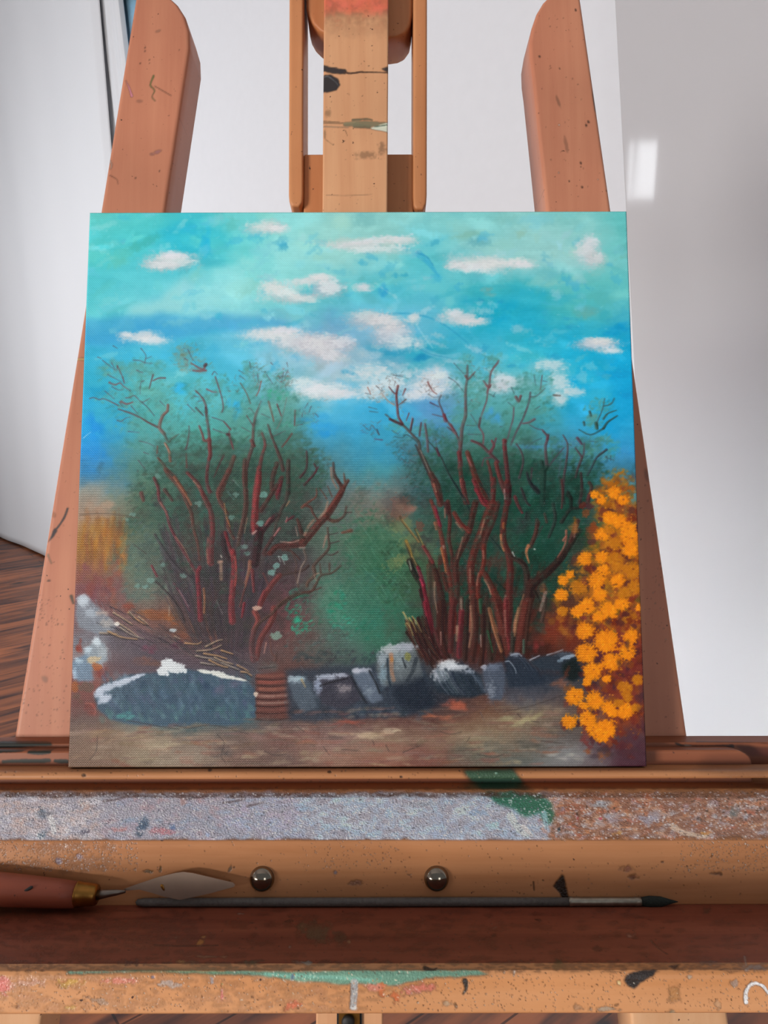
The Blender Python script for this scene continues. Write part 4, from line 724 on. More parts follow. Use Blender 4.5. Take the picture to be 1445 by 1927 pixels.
def extrude_profile(name, prof, x0, x1, mat, parent, K=None, dx=0.0005, close=True, sub=0.0005, colourful=None):
    """profile of (n, v) points run along x; dense so that dried paint can lie on it"""
    P = np.array(prof, float)
    Q = [P[0]]
    npts = len(P)
    for i in range(npts - (0 if close else 1)):
        a, b = P[i], P[(i + 1) % npts]; L = np.linalg.norm(b - a)
        vis = colourful is None or i in colourful
        k = max(1, int(L / sub)) if vis else 1
        for j in range(1, k + 1): Q.append(a + (b - a) * j / k)
    Q = np.array(Q); xs = np.linspace(x0, x1, max(2, int((x1 - x0) / dx)))
    A = np.zeros((len(Q), len(xs), 3)); A[..., 0] = xs[None, :]; A[..., 1] = Q[:, 1][:, None]; A[..., 2] = Q[:, 0][:, None]
    F = quads(len(Q), len(xs))
    V = A.reshape(-1, 3); C = sample(K, V[:, 0], V[:, 1], V[:, 2]) if K is not None else None
    o = mesh_np(name, e2w(V), F, mat, parent, C)
    # end caps
    bm = bmesh.new(); bm.from_mesh(o.data); bm.verts.ensure_lookup_table()
    if close:
        nx = len(xs)
        for c in (0, nx - 1):
            vs = [bm.verts[i * nx + c] for i in range(len(Q) - 1)]
            try: bm.faces.new(vs if c else vs[::-1])
            except Exception: pass
    bm.to_mesh(o.data); bm.free()
    return o
def lathe(prof, seg=32, axis='x'):
    """rings of (pos, radius) round the x axis -> V, F"""
    V = []; F = []
    for i, (p, r) in enumerate(prof):
        for k in range(seg):
            a = 2 * math.pi * k / seg; V.append((p, r * math.cos(a), r * math.sin(a)))
    for i in range(len(prof) - 1):
        for k in range(seg): F.append((i*seg + k, i*seg + (k+1) % seg, (i+1)*seg + (k+1) % seg, (i+1)*seg + k))
    F.append(tuple(range(seg))[::-1]); F.append(tuple((len(prof) - 1) * seg + k for k in range(seg)))
    return np.array(V), F
def box_e(name, xa, xb, va, vb, na, nb, mat, parent, bev=0.0015):
    V = [(x, v, n) for x in (xa, xb) for v in (va, vb) for n in (na, nb)]
    F = [(0,1,3,2), (4,6,7,5), (0,4,5,1), (2,3,7,6), (0,2,6,4), (1,5,7,3)]
    o = mesh_np(name, e2w(V), F, mat, parent, smooth=False); fixn(o); return bevel(o, bev) if bev else o
def box_w(name, a, b, mat, parent=None, bev=0):
    V = [(x, y, z) for x in (a[0], b[0]) for y in (a[1], b[1]) for z in (a[2], b[2])]
    F = [(0,1,3,2), (4,6,7,5), (0,4,5,1), (2,3,7,6), (0,2,6,4), (1,5,7,3)]
    o = mesh_np(name, V, F, mat, parent, smooth=False); fixn(o); return bevel(o, bev) if bev else o

# ---------------------------------------------------------------- materials
def nt(name):
    m = bpy.data.materials.new(name); m.use_nodes = True; t = m.node_tree
    return m, t, t.nodes['Principled BSDF'], lambda k: t.nodes.new('ShaderNode' + k), t.links.new
def rgba(h): return tuple(lin(hexc(h))) + (1,)
def wood(name, c1, c2, grain=(0, 0, 1), rough=0.5, paint=False, scale=1.0, spec=0.35, sparkle=0.0, streak=0.5):
    m, t, b, N, L = nt(name)
    tc = N('TexCoord'); mp = N('Mapping'); mp.vector_type = 'POINT'
    mp.inputs['Scale'].default_value = [ (3.0 if g else 60.0) * scale for g in grain ]
    L(tc.outputs['Object'], mp.inputs['Vector'])
    n1 = N('TexNoise'); n1.inputs['Scale'].default_value = 1.0; n1.inputs['Detail'].default_value = 6; n1.inputs['Roughness'].default_value = .6; n1.inputs['Distortion'].default_value = .4
    L(mp.outputs[0], n1.inputs['Vector'])
    n2 = N('TexNoise'); n2.inputs['Scale'].default_value = 9.0; n2.inputs['Detail'].default_value = 3; L(tc.outputs['Object'], n2.inputs['Vector'])
    mx = N('MixRGB'); mx.inputs[1].default_value = rgba(c1); mx.inputs[2].default_value = rgba(c2)
    mr = N('MapRange'); mr.inputs[1].default_value = .5 - streak * .5; mr.inputs[2].default_value = .5 + streak * .5; L(n1.outputs['Fac'], mr.inputs[0]); L(mr.outputs[0], mx.inputs[0])
    m2 = N('MixRGB'); m2.blend_type = 'MULTIPLY'; m2.inputs[0].default_value = .35; L(mx.outputs[0], m2.inputs[1])
    cr = N('ValToRGB'); cr.color_ramp.elements[0].position = .3; cr.color_ramp.elements[0].color = (.6, .55, .5, 1); cr.color_ramp.elements[1].position = .7; cr.color_ramp.elements[1].color = (1.1, 1.05, 1.0, 1)
    L(n2.outputs['Fac'], cr.inputs[0]); L(cr.outputs[0], m2.inputs[2])
    # tiny dark pores and flecks
    n3 = N('TexNoise'); n3.inputs['Scale'].default_value = 340; n3.inputs['Detail'].default_value = 2; L(tc.outputs['Object'], n3.inputs['Vector'])
    r3 = N('MapRange'); r3.inputs[1].default_value = .71; r3.inputs[2].default_value = .78; L(n3.outputs['Fac'], r3.inputs[0])
    m3 = N('MixRGB'); m3.inputs[2].default_value = rgba('4A2C22'); L(r3.outputs[0], m3.inputs[0]); L(m2.outputs[0], m3.inputs[1])
    out = m3.outputs[0]
    bp = N('Bump'); bp.inputs['Strength'].default_value = .25; bp.inputs['Distance'].default_value = .0006; L(n1.outputs['Fac'], bp.inputs['Height'])
    b.inputs['Roughness'].default_value = rough; b.inputs['Specular IOR Level'].default_value = spec
    nrm = bp.outputs[0]
    if paint:
        at = N('Attribute'); at.attribute_name = 'paint'
        mp_ = N('MixRGB'); L(at.outputs['Alpha'], mp_.inputs[0]); L(out, mp_.inputs[1]); L(at.outputs['Color'], mp_.inputs[2]); out = mp_.outputs[0]
        if sparkle:
            n4 = N('TexNoise'); n4.inputs['Scale'].default_value = 900; n4.inputs['Detail'].default_value = 1; L(tc.outputs['Object'], n4.inputs['Vector'])
            mm = N('Math'); mm.operation = 'MULTIPLY'; L(n4.outputs['Fac'], mm.inputs[0]); L(at.outputs['Alpha'], mm.inputs[1])
            b2 = N('Bump'); b2.inputs['Strength'].default_value = sparkle; b2.inputs['Distance'].default_value = .0012; L(mm.outputs[0], b2.inputs['Height']); L(nrm, b2.inputs['Normal']); nrm = b2.outputs[0]
            rr = N('MapRange'); rr.inputs[3].default_value = rough; rr.inputs[4].default_value = .3; L(at.outputs['Alpha'], rr.inputs[0]); L(rr.outputs[0], b.inputs['Roughness'])
    L(out, b.inputs['Base Color']); L(nrm, b.inputs['Normal'])
    return m
def plain(name, col, rough=.5, metal=0, spec=.5, bump=0, bscale=200, var=0, sheen=0):
    m, t, b, N, L = nt(name)
    b.inputs['Base Color'].default_value = rgba(col); b.inputs['Roughness'].default_value = rough; b.inputs['Metallic'].default_value = metal; b.inputs['Specular IOR Level'].default_value = spec
    tc = N('TexCoord'); n = N('TexNoise'); n.inputs['Scale'].default_value = bscale; n.inputs['Detail'].default_value = 4; L(tc.outputs['Object'], n.inputs['Vector'])
    if var:
        mx = N('MixRGB'); mx.inputs[1].default_value = rgba(col); c = hexc(col); mx.inputs[2].default_value = tuple(lin(np.clip(c * (1 - var), 0, 1))) + (1,); L(n.outputs['Fac'], mx.inputs[0]); L(mx.outputs[0], b.inputs['Base Color'])
    if bump:
        bp = N('Bump'); bp.inputs['Strength'].default_value = bump; bp.inputs['Distance'].default_value = .001; L(n.outputs['Fac'], bp.inputs['Height']); L(bp.outputs[0], b.inputs['Normal'])
    return m

M = {}
M['wall'] = plain('white_wall_paint', 'DEDFE3', .9, bump=.05, bscale=30, var=.02)
M['curtain'] = plain('white_curtain_cloth', 'D8D9DC', .95, bump=.1, bscale=400, var=.03, spec=.1)
M['panel'] = plain('glossy_white_lacquer', 'C2C0C2', .07, spec=.75, var=.02, bscale=2)
def _waves(m):
    t = m.node_tree; b = t.nodes['Principled BSDF']; N = lambda k: t.nodes.new('ShaderNode' + k)
    tc = N('TexCoord'); mp = N('Mapping'); mp.inputs['Scale'].default_value = (7, 7, .25); t.links.new(tc.outputs['Object'], mp.inputs[0])
    n = N('TexNoise'); n.inputs['Scale'].default_value = 1; n.inputs['Detail'].default_value = 2; t.links.new(mp.outputs[0], n.inputs['Vector'])
    bp = N('Bump'); bp.inputs['Strength'].default_value = .5; bp.inputs['Distance'].default_value = .006; t.links.new(n.outputs['Fac'], bp.inputs['Height']); t.links.new(bp.outputs[0], b.inputs['Normal'])
_waves(M['panel'])
M['beam'] = wood('easel_beam_wood', 'C48668', 'B27056', (0, .2, 1), .5, True)
M['mast'] = wood('easel_mast_wood', 'DCAA80', 'C89068', (0, .2, 1), .5, True)
M['rail'] = wood('easel_rail_wood', 'CC8E60', 'B87448', (0, .2, 1), .5)
M['shelf'] = wood('easel_shelf_wood', 'C88E62', 'A46A40', (1, 0, 0), .45, True, sparkle=.6)
M['trayf'] = wood('easel_tray_floor_wood', '945038', '703424', (1, 0, 0), .5, True, sparkle=.4)  # darker than the shelf wood: shade inside the tray put into the tone
M['bar'] = wood('easel_front_bar_wood', 'DCA274', 'C88650', (1, 0, 0), .5, True, sparkle=.5)
M['dark_rail'] = wood('easel_rear_bar_wood', '9A5C3E', '80462C', (1, 0, 0), .5, True)
M['leg'] = wood('easel_pale_wood', 'E0B48C', 'D09C70', (0, .2, 1), .5)
M['chrome'] = plain('dark_chrome', '8A8072', .13, 1.0)
M['brass'] = plain('worn_brass', 'B07C3C', .35, 1.0, bump=.1, var=.3)
M['steel'] = plain('brushed_steel', '8E8278', .38, 1.0, bump=.05, var=.2)
M['black'] = plain('black_metal_slot', '16130F', .6)
M['cabinet'] = wood('cabinet_wood', '8A4A34', '643426', (0, 0, 1), .5)

# ---------------------------------------------------------------- the room
# oblique back wall: in plan it runs along the line x + (y - camera y) = 2.7
U = Vector((1, -1, 0)).normalized(); NW = Vector((-1, -1, 0)).normalized()      # along the wall to the right, and out into the room
PW = Vector((CAMW.x, CAMW.y + 2.7, 0))
def on_wall(px, py, off=0.0):
    """(u, z) on the wall plane brought forward by off, at sketch position px, py"""
    d = ray(px, py); p0 = PW + NW * off
    t = (p0 - CAMW).dot(NW) / d.dot(NW); q = CAMW + d * t
    return (q - PW).dot(U), q.z
def wp(u, z, off=0.0):
    q = PW + U * u + NW * off; return (q.x, q.y, z)
def planks():
    m, t, b, N, L = nt('wood_floor_planks')
    tc = N('TexCoord'); mp = N('Mapping'); mp.inputs['Rotation'].default_value = (0, 0, math.radians(-38)); L(tc.outputs['Object'], mp.inputs['Vector'])
    m2 = N('Mapping'); m2.inputs['Scale'].default_value = (1.1, 8, 1); L(mp.outputs[0], m2.inputs['Vector'])
    n = N('TexNoise'); n.inputs['Scale'].default_value = 1.6; n.inputs['Detail'].default_value = 5; n.inputs['Distortion'].default_value = 1.2; L(m2.outputs[0], n.inputs['Vector'])
    cr = N('ValToRGB'); e = cr.color_ramp.elements; e[0].position = .36; e[0].color = rgba('42221A'); e[1].position = .64; e[1].color = rgba('9C5A36'); L(n.outputs['Fac'], cr.inputs[0])
    br = N('TexBrick'); br.inputs['Scale'].default_value = 1.0; br.inputs['Brick Width'].default_value = 1.6; br.inputs['Row Height'].default_value = .11; br.inputs['Mortar Size'].default_value = .0025
    br.inputs['Color1'].default_value = (.8, .8, .8, 1); br.inputs['Color2'].default_value = (1, 1, 1, 1); br.inputs['Mortar'].default_value = (.12, .08, .06, 1); L(mp.outputs[0], br.inputs['Vector'])
    mx = N('MixRGB'); mx.blend_type = 'MULTIPLY'; mx.inputs[0].default_value = .9; L(cr.outputs[0], mx.inputs[1]); L(br.outputs['Color'], mx.inputs[2])
    m3 = N('Mapping'); m3.inputs['Scale'].default_value = (3.2, 7, 1); L(mp.outputs[0], m3.inputs['Vector'])
    kn = N('TexVoronoi'); kn.inputs['Scale'].default_value = 1.3; L(m3.outputs[0], kn.inputs['Vector'])
    kr = N('MapRange'); kr.inputs[1].default_value = .24; kr.inputs[2].default_value = .08; L(kn.outputs['Distance'], kr.inputs[0])
    m4 = N('MixRGB'); m4.inputs[2].default_value = rgba('2C1C18'); L(kr.outputs[0], m4.inputs[0]); L(mx.outputs[0], m4.inputs[1])
    L(m4.outputs[0], b.inputs['Base Color']); b.inputs['Roughness'].default_value = .42
    return m
M['floor'] = planks()
tag(box_w('floor', (-4.2, -5, -.05), (4.5, 7.5, 0), M['floor']), kind='structure')
W0 = mesh_np('wall_back', [wp(-5.4, 0, 0), wp(3.4, 0, 0), wp(3.4, 4.2, 0), wp(-5.4, 4.2, 0), wp(-5.4, 0, -.1), wp(3.4, 0, -.1), wp(3.4, 4.2, -.1), wp(-5.4, 4.2, -.1)],
             [(0,1,2,3), (4,7,6,5), (0,4,5,1), (3,2,6,7), (0,3,7,4), (1,5,6,2)], M['wall'], smooth=False); tag(fixn(W0), kind='structure')
tag(box_w('ceiling', (-3.3, -1.6, 4.2), (4.5, 7.5, 4.3), M['wall']), kind='structure')
tag(box_w('wall_left', (-3.3, -4.6, 0), (-3.2, 6.2, 4.2), M['wall']), kind='structure')
# a narrow upright pane high in the left wall, and a low brown cabinet beneath: both show only as reflections in the glossy panel
m_, t_, b_, N_, L_ = nt('daylight_pane'); b_.inputs['Base Color'].default_value = (.9, .95, 1, 1); b_.inputs['Emission Color'].default_value = (.92, .96, 1, 1); b_.inputs['Emission Strength'].default_value = 9.0
tag(box_w('window_1', (-3.2, .335, 2.22), (-3.185, .415, 2.58), m_), kind='structure')
cab = empty('wooden_cabinet', (-2.98, .0, 0), 'low dark brown wooden cabinet against the left wall', 'cabinet')
box_w('body', (-3.19, -.75, 0), (-2.8, .5, 1.25), M['cabinet'], cab, .006)
for a, b2 in ((-.73, -.135), (-.115, .48)):
    d_ = box_w('door', (-2.8, a, .05), (-2.78, b2, 1.2), M['cabinet'], cab, .004)
    box_w('door_knob', (-2.78, (b2 - .07 if a < -.5 else a + .05), .68), (-2.755, (b2 - .05 if a < -.5 else a + .07), .70), M['brass'], d_, .004)

# the glossy white panel at the right: its left edge leans outwards
def flat_sheet(name, pts, off, th, mat, label, cat):
    n_ = len(pts)
    V = [wp(u, z, off) for u, z in pts] + [wp(u, z, off - th) for u, z in pts]
    F = [tuple(range(n_)), tuple(range(n_, 2*n_))[::-1]] + [(i, i + n_, (i+1) % n_ + n_, (i+1) % n_) for i in range(n_)]
    o = mesh_np(name, V, F, mat, None, smooth=False); fixn(o); bevel(o, .004); return tag(o, label, cat)
ua, za = on_wall(1157, 20, .05); ub, zb = on_wall(1177, 400, .05)
def uat(z): return ua + (z - za) * (ub - ua) / (zb - za)
flat_sheet('glossy_panel', [(uat(.0), .0), (uat(3.6), 3.6), (2.9, 3.6), (2.9, 0)], .05, .03, M['panel'], 'tall glossy white panel standing against the wall right of the easel', 'panel')

# curtain: hangs on the left part of the wall to the floor
def make_curtain(label, base_off, uL, e0, e1, folds, amp, seed):
    """hangs from the top to the floor; its free edge runs through the sketch points e0 and e1"""
    nu, nz, top = 240, 90, 3.7
    (ut, zt), (ub, zb) = on_wall(*e0, base_off), on_wall(*e1, base_off)
    V = np.zeros((nz, nu, 3))
    for j in range(nz):
        z = .012 + (top - .012) * j / (nz - 1); uR = ut + (z - zt) * (ub - ut) / (zb - zt)
        a0 = uL if uL is not None else uR - .35
        for i in range(nu):
            s2 = (i / (nu - 1)) ** .8; ph = s2 * folds + .5 * math.sin(z * 1.3 + s2 * 4 + seed)
            off = base_off + amp * (1 - .3 * z / top) * math.sin(ph) + amp * .3 * math.sin(ph * 2.4 + z) + amp * .25 * math.sin(z * 2 + s2 * 9)
            off -= .02 * max(0, (s2 - .985) / .015)
            V[j, i] = wp(a0 + (uR - a0) * s2, z, off)
    o = mesh_np('curtain', V.reshape(-1, 3), quads(nz, nu), M['curtain'], None)
    s = o.modifiers.new('cloth', 'SOLIDIFY'); s.thickness = .0015; s.offset = 0
    return tag(o, label, 'curtain')
make_curtain('long smooth white curtain hanging to the floor left of the easel, before a narrow one', .10, (-3.12 - PW.x) / U.x, (180, 0), (207, 310), 21, .0065, 0)
make_curtain('narrow greyish white curtain hanging in shade behind the edge of the wide white one', .062, None, (224, 0), (239, 130), 22, .005, 2)
# a dark blue picture on the wall that peeps out between the curtain and the easel's left beam
pic = empty('wall_picture', wp(on_wall(262, 30, 0)[0], 1.9, 0), 'dark blue picture on the wall, mostly hidden behind the left beam of the easel', 'picture')
u0, _ = on_wall(212, 30, .02); u1, zl = on_wall(312, 150, .02); _, zt = on_wall(262, -160, .02)
def wall_box(name, ua_, ub_, z0_, z1_, o0, o1, mat, parent):
    V = [wp(u, z, o) for u in (ua_, ub_) for z in (z0_, z1_) for o in (o0, o1)]
    o = mesh_np(name, V, [(0,1,3,2), (4,6,7,5), (0,4,5,1), (2,3,7,6), (0,2,6,4), (1,5,7,3)], mat, parent, smooth=False); fixn(o); return o
mp_, t_, b_, N_, L_ = nt('dark_blue_picture_paint')
tc = N_('TexCoord'); nn = N_('TexNoise'); nn.inputs['Scale'].default_value = 14; nn.inputs['Detail'].default_value = 5; L_(tc.outputs['Object'], nn.inputs['Vector'])
sp = N_('SeparateXYZ'); L_(tc.outputs['Object'], sp.inputs[0]); ad = N_('Math'); ad.operation = 'MULTIPLY_ADD'; ad.inputs[1].default_value = .25; L_(nn.outputs['Fac'], ad.inputs[0]); L_(sp.outputs['Z'], ad.inputs[2])
mr = N_('MapRange'); mr.inputs[1].default_value = .72; mr.inputs[2].default_value = .98; L_(ad.outputs[0], mr.inputs[0])
cr = N_('ValToRGB'); e = cr.color_ramp.elements; e[0].color = rgba('A4C8E0'); e[1].color = rgba('465C60'); e.new(.5).color = rgba('7CA4BC'); L_(mr.outputs[0], cr.inputs[0]); L_(cr.outputs[0], b_.inputs['Base Color'])
wall_box('picture_face', u0, u1, zl, zt, .018, .022, mp_, pic); wall_box('backing', u0 - .004, u1 + .004, zl - .004, zt + .004, 0, .018, M['wall'], pic)

# ---------------------------------------------------------------- dried paint on the easel
KB = Paint(-80, -120, 1620, 1600, .8, 11)          # beams
KM = Paint(560, -120, 240, 560, 1.5, 12)           # mast
KS = Paint(-170, 1370, 1800, 560, 1.0, 13)         # shelf and tray
KB.solid = KM.solid = KS.solid = True
def flecks(K, xa, xb, ya, yb, n, cols, sz=(.5, 1.4), al=.8):
    for _ in range(n):
        s = K.rng.uniform(*sz); K.dab(K.rng.uniform(xa, xb), K.rng.uniform(ya, yb), s * K.rng.uniform(.8, 1.6), s, cols[K.rng.integers(len(cols))], al, K.rng.uniform(0, 180), .4, .3)
K = KB
K.stroke([(237,152),(243,166),(248,181)], 2, 5, 'E08CA4', .9); K.dab(262,190,8,4,'C88C90',.4)
K.stroke([(289,143),(283,160),(291,170),(286,182),(292,190)], 4, 2, '4C7A34', .85, .1); K.stroke([(291,162),(310,173),(322,180)], 1.6, 1.4, '5A2E22', .8)
for x, y in [(273,90),(273,96),(264,119),(281,113),(281,119),(337,94),(300,322),(255,335)]: K.dab(x, y, 1.6, 2.4, '2C1C18', .85, 20)
K.stroke([(206,303),(210,310),(208,318)], 5, 3, 'C8B4A4', .7, .15); K.dab(298,285,9,4,'D090A8',.6,-20); K.dab(286,290,5,3,'B8788C',.5); K.stroke([(207,330),(220,338),(222,347)], 2, 1.6, '7C2C24', .8)
K.dab(298,58,3,7,'CFA088',.5,70); K.stroke([(248,38),(244,60)], 5, 3, 'D8A070', .6)
K.stroke([(140,676),(163,676)], 5, 5, 'D8B468', .85)
K.stroke([(127,957),(122,972),(112,988),(104,998)], 4.5, 3.5, '2E3236', .95); K.stroke([(104,998),(98,1010),(90,1020)], 8, 2, '22262E', .95)
K.dab(101,969,5,7,'D87C3C',.6); K.stroke([(90,1044),(93,1052),(97,1060)], 4, 3, '7C8C68', .7, .1); K.stroke([(134,1122),(138,1135)], 7, 5, '3C4438', .9); K.dab(92,1093,4,2.4,'4A3226',.9); K.dab(85,1278,8,9,'9C9C88',.45)
K.dab(109,1174,2,1.5,'2C201C',.8); K.dab(117,1175,3,1.2,'D8D8D0',.7)
flecks(K, 70, 110, 1120, 1180, 50, ['6A3A2C'], (.6, 1.4), .7); flecks(K, 40, 130, 1200, 1370, 90, ['6A3A2C', '5A3428'], (.6, 1.6), .6); flecks(K, 100, 350, 100, 1200, 70, ['6A3A2C', '4A2A20'], (.5, 1.3), .6)
flecks(K, 990, 1150, 20, 400, 60, ['6A3A2C', '4A2A20'], (.5, 1.4), .6)
for x, y, a in [(1083,19,3),(1015,106,3),(1053,129,2),(1107,229,3),(1103,236,3),(1093,307,3),(1093,314,2),(1071,341,2.4),(1141,358,2.6),(1095,352,3),(1077,148,2)]: K.dab(x, y, a, a*.7, '3A241C', .85, 60, .4, .5)
for x, y in [(1051,325),(1125,338),(1052,235)]: K.dab(x, y, 2.2, 2, 'E8D8C8', .9)
K.dab(1050,190,16,3,'9C7458',.5,70); K.dab(1065,270,20,4,'94705C',.4,80); K.dab(1118,190,2.4,30,'3C5A60',.7,-8)
K.dab(1218,895,6,14,'B08070',.5,-20); flecks(K, 1225, 1255, 960, 1240, 40, ['D8B8A0', 'C8A890'], (.6, 1.6), .8); K.stroke([(1275,1218),(1285,1290),(1290,1360)], 2, 1.4, '32242A', .7, .1); flecks(K, 1200, 1290, 700, 1380, 60, ['5A2C22'], (.5, 1.5), .7)
K = KM
K.poly([(590,-130),(750,-130),(750,30),(590,30)], 'D8604A', .8, 12, 6)
for _ in range(260):
    y = K.rng.uniform(-110, 62); K.dab(K.rng.uniform(600, 738), y, K.rng.uniform(5, 16), K.rng.uniform(8, 22), ['E0604E', 'D8583E', 'E46458', 'D86A48'][K.rng.integers(4)], .5 * min(1, (72 - y) / 50), 0, .95, .4)
K.stroke([(608,128),(625,133),(648,135)], 12, 10, '24252A', .96); K.stroke([(606,124),(618,127),(634,128)], 3, 2, '24252A', .9); K.stroke([(648,136),(660,138),(682,135)], 4, 3, '3A2620', .95); K.stroke([(682,136),(706,136),(731,137)], 2.6, 2.2, '3A241C', .95)
K.poly([(717,129),(731,124),(731,137),(724,135)], '28282C', .95, 1, 1); K.poly([(608,142),(622,140),(636,148),(641,160),(634,170),(616,174),(606,173)], '20242A', .97, 1, 1); K.stroke([(610,145),(618,144),(632,155),(637,162)], 2, 1, '6C7478', .7)
K.stroke([(606,231),(640,232),(668,230)], 3, 3, '8C7C58', .6, .2); K.stroke([(650,234),(680,232),(729,236)], 9, 11, '6C8468', .75, .2); K.stroke([(664,226),(690,224),(700,226)], 5, 3, '4C6450', .8, .15); K.stroke([(668,236),(695,238)], 10, 8, '4A6450', .8, .1)
K.poly([(697,240),(712,236),(732,229),(732,250),(716,247),(698,243)], 'DCE4D0', .92, 1, 1); K.stroke([(705,238),(716,237),(728,235)], 2.4, 2, '3C5A4C', .9); K.stroke([(606,228),(640,230)], 1.6, 1.4, '6A4C34', .8); K.stroke([(606,238),(655,240)], 3, 2, 'D8C4A8', .6, .2)
K.dab(617,213,7,8,'9C8454',.45); K.dab(688,292,26,9,'947050',.5,0,.8,.6); K.dab(718,278,9,16,'84684C',.55,0,.8,.6); K.dab(611,252,3,10,'8C8060',.5)
for x, y in [(627,272),(647,245),(645,268),(647,266),(694,124),(657,54),(700,86)]: K.dab(x, y, 2, 1.4, '3A261C', .9)
K.stroke([(612,262),(620,268),(627,273)], 1.2, 1, '5A3A28', .7); K.stroke([(650,246),(654,256)], 1.6, 1, '5A3A28', .7); flecks(K, 600, 735, 60, 400, 60, ['7A4C34', 'E8D0A8', '6A4430'], (.4, 1.1), .6)
K.stroke([(614,367),(650,368),(700,366)], 1.2, 1, 'E0B890', .6)
K = KS; r = K.rng
# rear bar
for v in [[(-60,1400),(0,1402),(60,1400),(94,1400)], [(-50,1412),(0,1413),(40,1411)], [(54,1416),(75,1417),(92,1415)], [(6,1433),(40,1432),(70,1432),(92,1431)], [(104,1432),(126,1433)]]: K.stroke(v, 6, 8, '18221C', .97, .1, mid=15 if v[0][1] < 1405 else 8)
K.stroke([(5,1436),(30,1434)], 3, 1.5, '1E2A1C', .8, .2)
K.stroke([(1272,1399),(1290,1405),(1330,1406),(1378,1405)], 4, 8, '2E2220', .95, .1); K.stroke([(1290,1402),(1300,1403)], 5, 3, 'A89C90', .6); K.poly([(1380,1402),(1460,1408),(1460,1425),(1412,1424),(1395,1412)], '5E2A22', .85, 2, 2); K.stroke([(1310,1396),(1400,1397),(1445,1399)], 2, 2, '3A2220', .6, .2)
K.poly([(1330,1420),(1450,1424),(1450,1480),(1310,1450)], '9A4C48', .35, 8, 6)
# lip: the green smear runs from here onto the shelf
K.poly([(870,1447),(965,1444),(985,1470),(1000,1486),(905,1486),(880,1466)], '145E4A', .9, 3, 4); K.dab(933,1455,3,2,'BCE0CC',.9); flecks(K, -100, 1500, 1448, 1484, 150, ['3A241C', '8C5C44', 'E0C4A8'], (.5, 1.6), .7)
for x, y, a in [(157,1459,5),(755,1462,3),(395,1449,4),(620,1452,4)]: K.dab(x, y, a, a*.7, '32221C', .85, 0, .4, .6)
# shelf top
K.poly([(-170,1489),(1060,1489),(1030,1582),(-170,1582)], 'B0B0BC', .92, 3, 6)
for _ in range(1500):
    x = r.uniform(-170, 1060); y = r.uniform(1490, 1580)
    if x < 190: c = ['CCC8CC', 'DCDCE4', 'B8A098', '8C9098', 'C0ACA4'][r.integers(5)]
    elif x < 420: c = ['A4A4B4', '9C94A0', 'B4A4B0', '8CA4BC', 'B49498'][r.integers(5)]
    elif x < 560: c = ['A8B0C4', 'B4A8BC', '9CB4CC'][r.integers(3)]
    else: c = ['A8C4DC', 'B8D0E4', '9CBCD4', 'A4B4CC', 'C4D4E4'][r.integers(5)]
    K.dab(x, y, r.uniform(4, 22), r.uniform(3, 9), c, r.uniform(.2, .5), r.normal(0, 15), .8, .6)
K.poly([(1030,1489),(1700,1489),(1700,1580),(1045,1580)], 'B48470', .75, 4, 10)
for _ in range(700):
    x = r.uniform(1020, 1620); y = r.uniform(1490, 1580)
    K.dab(x, y, r.uniform(4, 18), r.uniform(2, 7), ['C07C5C', 'B89888', 'A8A8B8', 'C8A890', 'B8644C', '9C94A4', 'C88C64', 'A8B4C0'][r.integers(8)], r.uniform(.35, .7), r.normal(0, 20), .8, .6)
for x, y, a, b, c in [(80,1535,9,14,'4C6678'),(80,1570,12,6,'5A7484'),(272,1552,16,12,'3E5C74'),(262,1570,12,7,'3E5468'),(325,1558,8,8,'5A78A0'),(162,1566,9,7,'5C5C6C'),(310,1566,26,9,'B87C84'),(225,1562,14,6,'B88484'),(85,1530,20,6,'7C8088'),(390,1568,6,9,'A4B4D4'),
                      (345,1512,8,12,'A89090'),(800,1512,30,8,'9CA8B4'),(900,1530,20,8,'8CA4BC'),(920,1556,24,10,'A8C8DC'),(1130,1510,26,8,'A0B4C0'),(1220,1540,26,16,'98A0B4'),(1380,1530,8,18,'5C7478'),(1085,1540,6,8,'B04858'),(1160,1568,10,5,'C89850'),(1325,1570,12,5,'D8A050'),(1130,1540,4,4,'D85878')]:
    for _ in range(4): K.dab(x + r.normal(0, a*.3), y + r.normal(0, b*.3), a*.7, b*.7, c, .5, 0, .7, .8)
K.stroke([(95,1540),(99,1552),(102,1566)], 11, 9, 'E4ECF0', .85, .15); K.stroke([(960,1535),(972,1555),(990,1570)], 14, 12, 'C8DCE4', .8, .15); K.stroke([(985,1555),(1000,1572)], 8, 5, 'E4ECEC', .8, .1); K.stroke([(1265,1555),(1290,1568),(1330,1575)], 11, 6, 'D0BEA8', .8, .15)
K.poly([(905,1487),(1005,1487),(1038,1510),(1042,1545),(1025,1552),(1015,1530),(985,1538),(960,1520),(935,1512)], '16664F', .92, 3, 6); K.stroke([(1024,1530),(1028,1556)], 10, 8, 'A4C8D4', .7, .2)
K.dab(1052,1561,4,8,'24343C',.95,10,.3,.5); K.dab(1086,1532,3,7,'3C3434',.85,-10); K.dab(1104,1518,3,5,'3C3434',.7); K.dab(1156,1521,3,3,'2C2C30',.85)
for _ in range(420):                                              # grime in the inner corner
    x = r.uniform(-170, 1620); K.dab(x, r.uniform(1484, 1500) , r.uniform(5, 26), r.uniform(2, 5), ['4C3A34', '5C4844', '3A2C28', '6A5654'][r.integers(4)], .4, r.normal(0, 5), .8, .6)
for x, y, l in [(215,1505,40),(380,1500,60),(440,1508,40),(480,1514,30)]: K.stroke([(x - l/2, y + 3), (x, y), (x + l/2, y - 4)], 5, 3, '5C5458', .7, .2)
